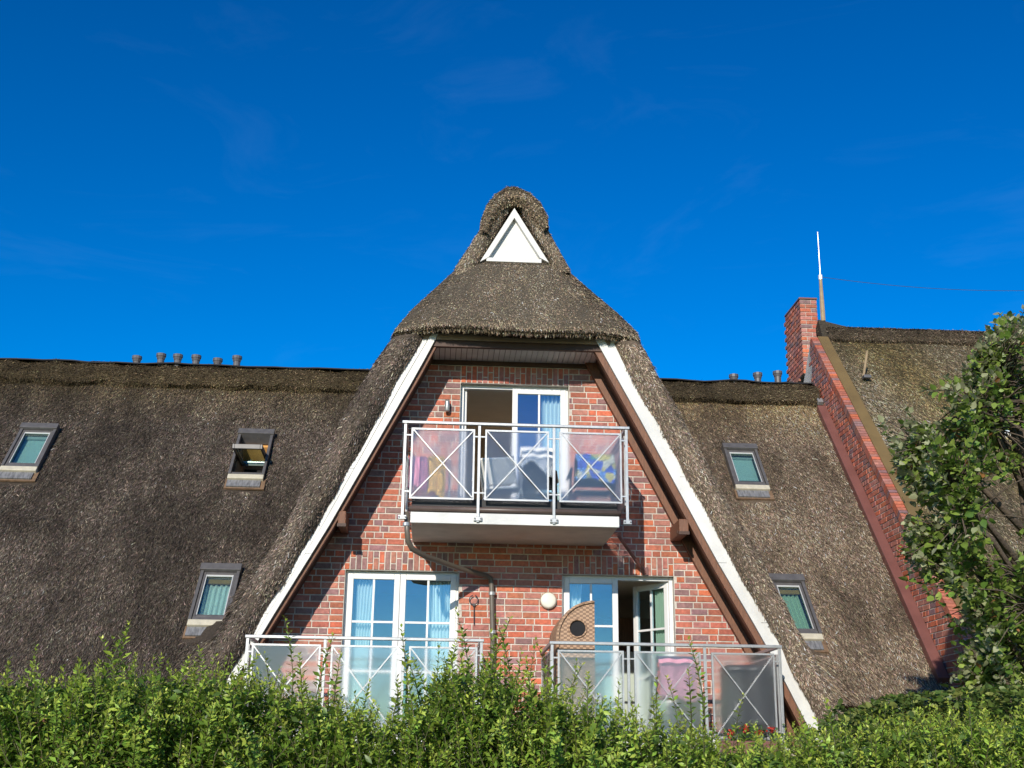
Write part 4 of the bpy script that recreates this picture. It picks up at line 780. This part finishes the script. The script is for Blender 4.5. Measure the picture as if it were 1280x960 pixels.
def drape(name, m, x0, x1, y, ztop, zl, zb, label, back=.14, rag=.03, cat='towel'):
    """cloth folded over a rail along x at height ztop; front falls to zl, back to zb"""
    def f_(u, v):
        x = lerp(x0, x1, u); w_ = .015 * math.sin(u * 14 + v * 2)
        if v < .45: t = v / .45; return Vector((x + .02 * math.sin(t * 3), y - .05 - .03 * (1 - t) + w_, lerp(zl + rag * math.sin(u * 5), ztop - .03, t)))
        if v < .6: t = (v - .45) / .15; a = math.pi * t; return Vector((x, y - .05 * math.cos(a) + w_ * (1 - t), ztop - .03 + .035 * math.sin(a)))
        t = (v - .6) / .4; return Vector((x, y + .05 + back * t * .3, lerp(ztop - .03, zb, t)))
    return MB().sheet(f_, 24, 26).build(name, m, None, smooth=True, solid=.012, label=label, cat=cat)
zU = ZF_U
xa_ = U(512, 590, -.85).x; xb_ = U(560, 590, -.85).x; ztw = avz(-.85, (530, 577))
air = thing('clothes_airer', ((xa_ + xb_) / 2, -.85, zU), 'white clothes airer with towels behind the frosted panel left of the open door', 'airer')
for x in (xa_ - .02, xb_ + .02):
    MB().tube([(x, -1.1, zU), (x, -.72, ztw + .0)], .011, 6).build('leg', 'white', air); MB().tube([(x, -.55, zU), (x, -.98, ztw)], .011, 6).build('leg', 'white', air)
for y in (-.98, -.85, -.72): MB().tube([(xa_ - .03, y, ztw), (xb_ + .03, y, ztw)], .008, 6).build('rod', 'white', air)
drape('towel', 'pink', U(511, 590, -.85).x, U(533, 590, -.85).x, -.98, ztw + .02, avz(-.98, (525, 612)), ztw - .3, 'pink towel hanging over the clothes airer')
drape('towel', 'yel', U(535, 590, -.85).x, U(555, 590, -.85).x, -.98, ztw + .03, avz(-.98, (545, 622)), ztw - .35, 'orange yellow towel hanging over the clothes airer', rag=.06)
c1, T1 = chair(U(628, 600, -.75).x, -.8, zU, R(165), 'low white cushioned chair behind the middle panel, before the open doorway', 'wtow', 'white', .74, .5, .22)
c2, T2 = chair(U(674, 600, -.6).x, -.5, zU, R(172), 'black folding chair with a white towel over its back beside the glazed door leaf', 'black', 'black', .92, .46, .12)
p = T2(0, .31, .9); drape('towel', 'wtow', p.x - .22, p.x + .2, p.y - .02, p.z + .05, p.z - .24, p.z - .2, 'white towel thrown over the black folding chair', rag=.1)
c3, T3 = chair(U(738, 600, -.6).x, -.72, zU, R(180), 'dark folding chair carrying a blue and yellow patterned towel', 'black', 'black', .78, .56, .1)
p = T3(0, .3, .78); drape('towel', 'spot', p.x - .24, p.x + .24, p.y - .02, p.z + .05, p.z - .3, p.z - .25, 'blue and yellow patterned towel over a dark chair')
zL = ZBL + .03
c4, T4 = chair(U(840, 850, -.8).x, -.75, zL, R(180), 'folding chair with a pink towel behind the lower panels beside the open door', 'red', 'black', .9, .52, .1)
p = T4(0, .3, .88); drape('towel', 'pink', p.x - .22, p.x + .22, p.y - .02, p.z - .0, p.z - .5, p.z - .3, 'pink towel over the back of the folding chair on the lower balcony')
gx = U(930, 850, -.75).x; gr = thing('covered_grill', (gx, -.75, zL), 'grill under a black cover behind the panel at the white barge board', 'grill')
m = MB(); hz = avz(-.9, (925, 832)) - zL
m.sheet(lambda u, v: Vector((gx + .27 * (1 - .1 * v) * max(-1, min(1, 1.35 * math.cos(6.2832 * u))) * (1 if v < .86 else 1 - (v - .86) / .15), -.75 + .24 * max(-1, min(1, 1.35 * math.sin(6.2832 * u))) * (1 if v < .86 else 1 - (v - .86) / .15) + .012 * math.sin(u * 60), zL + .12 + (hz - .12) * (min(v / .86, 1) + .03 * max(0, v - .86) / .14))), 48, 14); m.build('cover', 'cover', gr, smooth=True)
for sx in (-1, 1):
    for sy in (-1, 1): MB().tube([(gx + sx * .24, -.75 + sy * .16, zL), (gx + sx * .24, -.75 + sy * .16, zL + .3)], .015, 6).build('leg', 'black', gr)

# ------------------------------------------------------------------ plants
def leaf_base(w_=.4, n=3, fold=.18, droop=.12):
    """leaf along +x, length 1, folded on the midrib; returns verts, tri faces"""
    V = [(0, 0, 0)]; Fc = []
    ts = [(i + 1) / (n + 1) for i in range(n)]
    for t in ts: h = w_ / 2 * math.sin(math.pi * t ** .85); V += [(t, h, fold * h - droop * t * t), (t, 0, -droop * t * t), (t, -h, fold * h - droop * t * t)]
    V.append((1, 0, -droop)); e = len(V) - 1
    Fc += [(0, 2, 1), (0, 3, 2)]
    for i in range(n - 1): a = 1 + 3 * i; b = a + 3; Fc += [(a, a + 1, b + 1), (a, b + 1, b), (a + 1, a + 2, b + 2), (a + 1, b + 2, b + 1)]
    a = 1 + 3 * (n - 1); Fc += [(a, a + 1, e), (a + 1, a + 2, e)]
    return np.array(V), np.array(Fc)
def frames(d, r, roll=.5):                              # random rotation matrices with x along d
    d = d / (np.linalg.norm(d, axis=1)[:, None] + 1e-9); up = np.tile(np.array([0, 0, 1.]), (len(d), 1)); up[np.abs(d[:, 2]) > .95] = (1, 0, 0)
    y = np.cross(up, d); y /= np.linalg.norm(y, axis=1)[:, None]; z = np.cross(d, y); a = r.normal(0, roll, (len(d), 1)); y2 = y * np.cos(a) + z * np.sin(a); z2 = np.cross(d, y2); return np.stack([d, y2, z2], 2)
def scatter(bV, bF, Rm, pos, sc):
    V = np.einsum('nij,kj->nki', Rm, bV) * sc[:, None, None] + pos[:, None, :]; n, k = len(pos), len(bV)
    return V.reshape(-1, 3), (bF[None] + (np.arange(n) * k)[:, None, None]).reshape(-1, 3)
LB, LF = leaf_base(.46, 1, .25, .18)
def shoot_arrays(r, ln=.55):
    """upright privet shoot: stem tris + paired leaves, root at the origin"""
    bend = r.normal(0, .06, 2); P = lambda t: np.array([bend[0] * t * t, bend[1] * t * t, ln * t]); pos = []; ds = []; sc = []; col = []; z = .05; k = 0; ph = r.uniform(0, 3)
    while z < 1:
        for s in (0, math.pi):
            a = ph + k * math.pi / 2 + s + r.normal(0, .2); el = r.uniform(.35, .95) + .35 * max(0, z - .8) / .2; pos.append(P(z)); ds.append((math.cos(a) * math.cos(el), math.sin(a) * math.cos(el), math.sin(el))); sc.append(r.uniform(.036, .054) * (1 - .5 * max(0, (z - .75) / .25)))
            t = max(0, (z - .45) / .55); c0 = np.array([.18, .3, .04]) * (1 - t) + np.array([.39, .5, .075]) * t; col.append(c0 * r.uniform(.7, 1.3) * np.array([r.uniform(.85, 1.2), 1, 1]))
        z += r.uniform(.042, .062) * (1 - .35 * z); k += 1
    pos, ds, sc, col = map(np.array, (pos, ds, sc, col)); V, Fc = scatter(LB, LF, frames(ds, r, .35), pos, sc); C = np.repeat(col, len(LB), 0)
    m = MB().tube([P(t) for t in (0, .35, .7, .98)], [.0035, .003, .0025, .0012], 4, False); sv = np.array(m.v); sf = np.array([t for f in m.f for t in ((f[0], f[1], f[2]), (f[0], f[2], f[3]))])
    return np.vstack([V, sv]), np.vstack([Fc, sf + len(V)]), np.vstack([C, np.tile([.1, .1, .04], (len(sv), 1))])
SH = [shoot_arrays(np.random.default_rng(100 + i), l) for i, l in enumerate((.4, .46, .5, .55, .6, .44))]
SHL = [.4, .46, .5, .55, .6, .44]
SHM = [arr_mesh('shoot', v, f_, M['hedge'], c) for v, f_, c in SH]
HY = -9.0
prof_px = [(-500, 842), (-100, 844), (0, 840), (80, 845), (150, 834), (250, 832), (330, 846), (420, 866), (475, 898), (505, 876), (540, 836), (600, 822), (640, 845), (700, 868), (760, 884), (830, 904), (900, 922), (960, 928), (1040, 914), (1100, 900), (1180, 892), (1280, 890), (1700, 880)]
hx_ = [U(a, b, HY).x for a, b in prof_px]; hz_ = [U(a, b, HY).z for a, b in prof_px]
hedge = thing('privet_hedge', (0, HY, 0), 'bushy green privet hedge with upright shoots in front of the house', 'hedge')
r = np.random.default_rng(5); items = []
for px, py in [(149, 779), (37, 808), (130, 792), (165, 796), (185, 797), (222, 820), (268, 806), (250, 822), (75, 835), (300, 842), (372, 773), (345, 818), (398, 792), (421, 814), (436, 826), (335, 822), (518, 784), (590, 764), (606, 774), (622, 790), (641, 771), (664, 820), (560, 800), (575, 789), (545, 806), (532, 815), (690, 828), (706, 806), (713, 826), (735, 842), (765, 850), (822, 846), (878, 798), (846, 846), (862, 836), (908, 868), (1046, 868), (1010, 890), (655, 800), (488, 850), (470, 866), (8, 826), (104, 820), (205, 826), (319, 834), (385, 820), (452, 850), (500, 846), (630, 806), (676, 836), (795, 868), (835, 872)]:
    y = HY + r.uniform(-.3, .2); p = U(px, py, y); v = int(r.integers(0, 6)); s = r.uniform(.95, 1.25); items.append((0, (p.x, y, p.z - SHL[v] * s), v, s, r.normal(0, .05, 2), r.uniform(0, 6.28)))
for i in range(4000):
    x = r.uniform(-3.6, 4.6); y = HY + r.uniform(-.45, .45); dep = r.random() ** 1.3 * .62; zt_h = np.interp(x, hx_, hz_) + r.normal(0, .028) + (.05 * r.random() ** 3) - dep
    if x > 1.4: zt_h += .02
    v = int(r.integers(0, 6)); s = r.uniform(.75, 1.1); tl = r.normal(0, .16 + .3 * (dep > .1), 2); items.append((dep + .25 * (y - HY + .45) + (5 if not -2.9 < x < 3.7 else 0) + .02, (x, y, zt_h - SHL[v] * s * math.cos(min(1.2, np.hypot(*tl)))), v, s, tl, r.uniform(0, 6.28)))
items.sort(key=lambda q: q[0]); jv = []; jf = []; jc = []; nb_ = 0
for i, (_, p, v, s, tl, a) in enumerate(items):
    rm = Matrix.Rotation(tl[0], 3, 'X') @ Matrix.Rotation(tl[1], 3, 'Y') @ Matrix.Rotation(a, 3, 'Z')
    if i < 300:
        o = bpy.data.objects.new('shoot', SHM[v]); COL.objects.link(o); o.parent = hedge; o.location = Vector(p) - WORLD[hedge.name]; o.rotation_euler = rm.to_euler(); o.scale = (s, s, s)
    else:
        V, Fc, C = SH[v]; jv.append(V @ (np.array(rm).T * s) + np.array(p)); jf.append(Fc + nb_); jc.append(C * r.uniform(.8, 1.15)); nb_ += len(V)
V = np.vstack(jv); o0 = V.mean(0); link('foliage', arr_mesh('foliage', V - o0, np.vstack(jf), M['hedge'], np.vstack(jc)), hedge, o0.tolist(), kind='stuff')
st = MB()
for i in range(60): x = -3.5 + i * .135; st.tube([(x, HY + r.uniform(-.1, .1), 0), (x + r.uniform(-.05, .05), HY + r.uniform(-.15, .15), 1.2), (x + r.uniform(-.1, .1), HY + r.uniform(-.2, .2), float(np.interp(x, hx_, hz_)) - .35)], [.02, .014, .006], 5)
st.build('stems', 'bark', hedge, kind='stuff')
# inner and lower leaf mass of the hedge
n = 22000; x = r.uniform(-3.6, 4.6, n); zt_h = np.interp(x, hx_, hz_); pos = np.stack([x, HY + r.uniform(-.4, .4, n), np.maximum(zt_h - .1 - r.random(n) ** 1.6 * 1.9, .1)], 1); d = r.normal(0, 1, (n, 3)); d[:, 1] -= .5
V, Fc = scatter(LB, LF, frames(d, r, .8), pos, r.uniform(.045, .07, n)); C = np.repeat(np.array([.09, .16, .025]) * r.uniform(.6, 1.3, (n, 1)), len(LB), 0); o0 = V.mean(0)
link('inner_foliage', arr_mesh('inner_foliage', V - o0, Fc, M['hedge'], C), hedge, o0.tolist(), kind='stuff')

# broad-leaved tree at the right
LB2, LF2 = leaf_base(.7, 2, .22, .15)
edge = [(380, 1258), (420, 1226), (450, 1210), (500, 1158), (540, 1106), (580, 1116), (620, 1136), (680, 1124), (720, 1148), (780, 1186), (830, 1198), (880, 1185)]
TY = -5.4; root = Vector((U(1330, 900, TY).x, TY, 0)); tree = thing('broadleaf_tree', root, 'leafy broad-leaved tree with pale new leaves before the raking brick wall', 'tree')
r = np.random.default_rng(21); twigs = []
while len(twigs) < 1800:
    py = r.uniform(385, 905); xe = np.interp(py, [e_[0] for e_ in edge], [e_[1] for e_ in edge]); px = xe + abs(r.normal(0, 1)) * 85 if r.random() < .6 else r.uniform(xe, 1560)
    if px > 1580: continue
    if noise.noise(Vector((px / 45, py / 45, 3.3))) < -.1 - .1 * (py > 600): continue
    y = TY + r.uniform(-.9, .9) * (1 if px > xe + 40 else .4); twigs.append((U(px, py, y), (px - xe)))
for px, py in [(1098, 522), (1108, 548), (1112, 575), (1128, 508), (1150, 488), (1180, 470), (1215, 452), (1232, 408), (1240, 430), (1262, 392), (1275, 384), (1205, 495), (1128, 610), (1132, 668), (1122, 690), (1145, 640), (1150, 735), (1180, 770), (1195, 800), (1270, 410), (1250, 445), (1226, 475)]: twigs.append((U(px + 4, py, TY + r.uniform(-.4, .4)), 0))
tk = MB(); top = root + Vector((-.1, 0, 3.6)); tk.tube([root, root + Vector((.05, 0, 1.0)), root + Vector((-.05, .05, 2.2)), top, root + Vector((-.15, .05, 5.2))], [.13, .11, .085, .05, .02], 10).build('trunk', 'bark', tree, smooth=True)
br = MB(); lp = []; ld = []; ls = []; lc = []; order = []
limbs = []
for k in range(34):
    t, _ = twigs[k * 52]; h = min(max(t.z - .9, .9), 4.4); s0 = Vector((root.x - .05, root.y, h)); mid = s0.lerp(t, .55) + Vector((0, 0, .15)); limbs.append((s0, mid, t)); br.tube([s0, mid, t], [.04, .022, .006], 6)
for t, de in twigs:
    j = min(range(len(limbs)), key=lambda q: (limbs[q][2] - t).length + .5 * (limbs[q][1] - t).length); base_ = limbs[j][1].lerp(limbs[j][2], r.uniform(.2, .8)); d = (t - base_)
    if d.length > 1.1: base_ = t - d.normalized() * .8
    br.tube([base_, base_.lerp(t, .5) + Vector((0, 0, .04)), t], [.008, .006, .003], 4)
    dn = (t - base_).normalized(); up_ = Vector((-.25, -.2, .8)); ax = (dn * .6 + up_ * .5 + Vector(r.normal(0, .3, 3).tolist())).normalized(); n = int(r.integers(9, 15)); Lt = r.uniform(.18, .32)
    for k in range(n):
        f_ = k / n; p = t - ax * Lt * (1 - f_) ; a = k * 2.4 + r.uniform(0, .5); s1 = ax.orthogonal().normalized(); s2 = ax.cross(s1); dd = (s1 * math.cos(a) + s2 * math.sin(a)) * (1 - .45 * f_) + ax * (.25 + .7 * f_); lp.append(p); ld.append(dd); ls.append(r.uniform(.05, .11) * (1 - .25 * f_)); pale = (de < 55 and f_ > .3 and r.random() < .55) or r.random() < .08
        tt = r.random(); c0 = np.array([.36, .38, .22]) if pale else (np.array([.1, .19, .03]) * (1 - tt) + np.array([.29, .37, .08]) * tt)
        if r.random() < .02: c0 = np.array([.25, .12, .04])
        lc.append(c0 * r.uniform(.75, 1.25))
br.build('branches', 'bark', tree, smooth=True)
lp = np.array([tuple(v) for v in lp]); ld = np.array([tuple(v) for v in ld]); ls = np.array(ls); lc = np.array(lc); Rm = frames(ld, r, .5)
cpx = np.array([((CM.transposed() @ (Vector(p) - CAM))) for p in lp]); inview = (-cpx[:, 2] > 0) & (640 + F * cpx[:, 0] / -cpx[:, 2] < 1270); score = ls * np.where(inview, 1, .1) / -cpx[:, 2] - lp[:, 1] * .003; od = np.argsort(-score); big, rest = od[:300], od[300:]
V, Fc = scatter(LB2, LF2, Rm[rest], lp[rest], ls[rest]); o0 = V.mean(0); crown = link('crown', arr_mesh('crown', V - o0, Fc, M['leaf'], np.repeat(lc[rest], len(LB2), 0)), tree, o0.tolist(), kind='stuff')
lms = [arr_mesh('leaf', LB2, LF2, M['leaf'], np.tile(np.array(c), (len(LB2), 1))) for c in ((.09, .17, .028), (.14, .21, .035), (.2, .28, .05), (.3, .33, .17))]
for i in big:
    o = bpy.data.objects.new('leaf', lms[3 if lc[i][2] > .1 else int(r.integers(0, 3))]); COL.objects.link(o); o.parent = crown; o.location = Vector(lp[i]) - WORLD[crown.name]; o.rotation_euler = Matrix(Rm[i].tolist()).to_euler(); o.scale = (ls[i],) * 3

# low shrub between hedge and tree, and red flowers on the balcony edge
def shrub(name, pts, Y, label, n, size, cols, seed, thick=.5):
    r = np.random.default_rng(seed); px = np.array([p[0] for p in pts]); tp = np.array([p[1] for p in pts]); xs_ = r.uniform(px[0], px[-1], n); ty = np.interp(xs_, px, tp); py = ty + r.random(n) ** 1.4 * 70; yy = Y + r.uniform(-thick, thick, n)
    pos = np.array([tuple(U(a, b, c)) for a, b, c in zip(xs_, py, yy)]); b = U((px[0] + px[-1]) / 2, 900, Y); t = thing(name, (b.x, Y, 0), label, 'shrub')
    d = r.normal(0, 1, (n, 3)); d[:, 2] = np.abs(d[:, 2]) * .6; V, Fc = scatter(LB2, LF2, frames(d, r, .6), pos, r.uniform(size * .7, size * 1.25, n)); c = np.array(cols)[r.integers(0, len(cols), n)] * r.uniform(.75, 1.25, (n, 1)); o0 = V.mean(0)
    link('foliage', arr_mesh('foliage', V - o0, Fc, M['leaf'], np.repeat(c, len(LB2), 0)), t, o0.tolist(), kind='stuff'); m = MB()
    for i in range(14): q = pos[int(r.integers(0, n))]; m.tube([(b.x + (q[0] - b.x) * .5, Y, 0), (b.x + (q[0] - b.x) * .85, Y, q[2] * .6), tuple(q)], [.025, .015, .005], 5)
    m.build('stems', 'bark', t); return t
shrub('low_shrub', [(1035, 915), (1070, 888), (1110, 872), (1160, 868), (1220, 862), (1300, 860)], -6.6, 'low leafy shrub under the broad-leaved tree behind the hedge', 3400, .058, [(.1, .17, .03), (.15, .21, .05), (.24, .27, .07), (.08, .13, .03)], 33)
shrub('climbing_shrub', [(985, 925), (1030, 905), (1050, 880), (1075, 905)], -2.2, 'low green shrub at the foot of the white barge board next to the thatch', 700, .07, [(.06, .11, .025), (.1, .15, .04)], 34, .3)
fp = U(936, 916, -1.5); ft = thing('geranium', (fp.x, -1.5, fp.z - .25), 'red flowering geranium in a box on the lower balcony edge', 'flower'); r = np.random.default_rng(3)
MB().box((fp.x - .35, -1.6, fp.z - .25), (fp.x + .35, -1.42, fp.z - .09)).build('flower_box', 'rbrown', ft, bevel=.01)
n = 260; pos = np.array([fp.x, -1.52, fp.z - .02]) + r.normal(0, 1, (n, 3)) * np.array([.17, .05, .05]); V, Fc = scatter(LB2, LF2, frames(r.normal(0, 1, (n, 3)), r, .8), pos, r.uniform(.03, .06, n)); o0 = V.mean(0); link('foliage', arr_mesh('foliage', V - o0, Fc, M['leaf'], np.tile([.06, .12, .03], (len(V), 1))), ft, o0.tolist(), kind='stuff')
for cx_, cz_ in ((-.05, .04), (.1, .0), (-.22, -.01), (.24, .03)):
    n = 40; pos = np.array([fp.x + cx_, -1.57, fp.z + cz_]) + r.normal(0, .022, (n, 3)); V, Fc = scatter(LB2, LF2, frames(r.normal(0, 1, (n, 3)), r, .8), pos, r.uniform(.02, .035, n)); o0 = V.mean(0); link('blossom', arr_mesh('blossom', V - o0, Fc, M['petal'], np.tile([.65, .06, .035], (len(V), 1))), ft, o0.tolist())
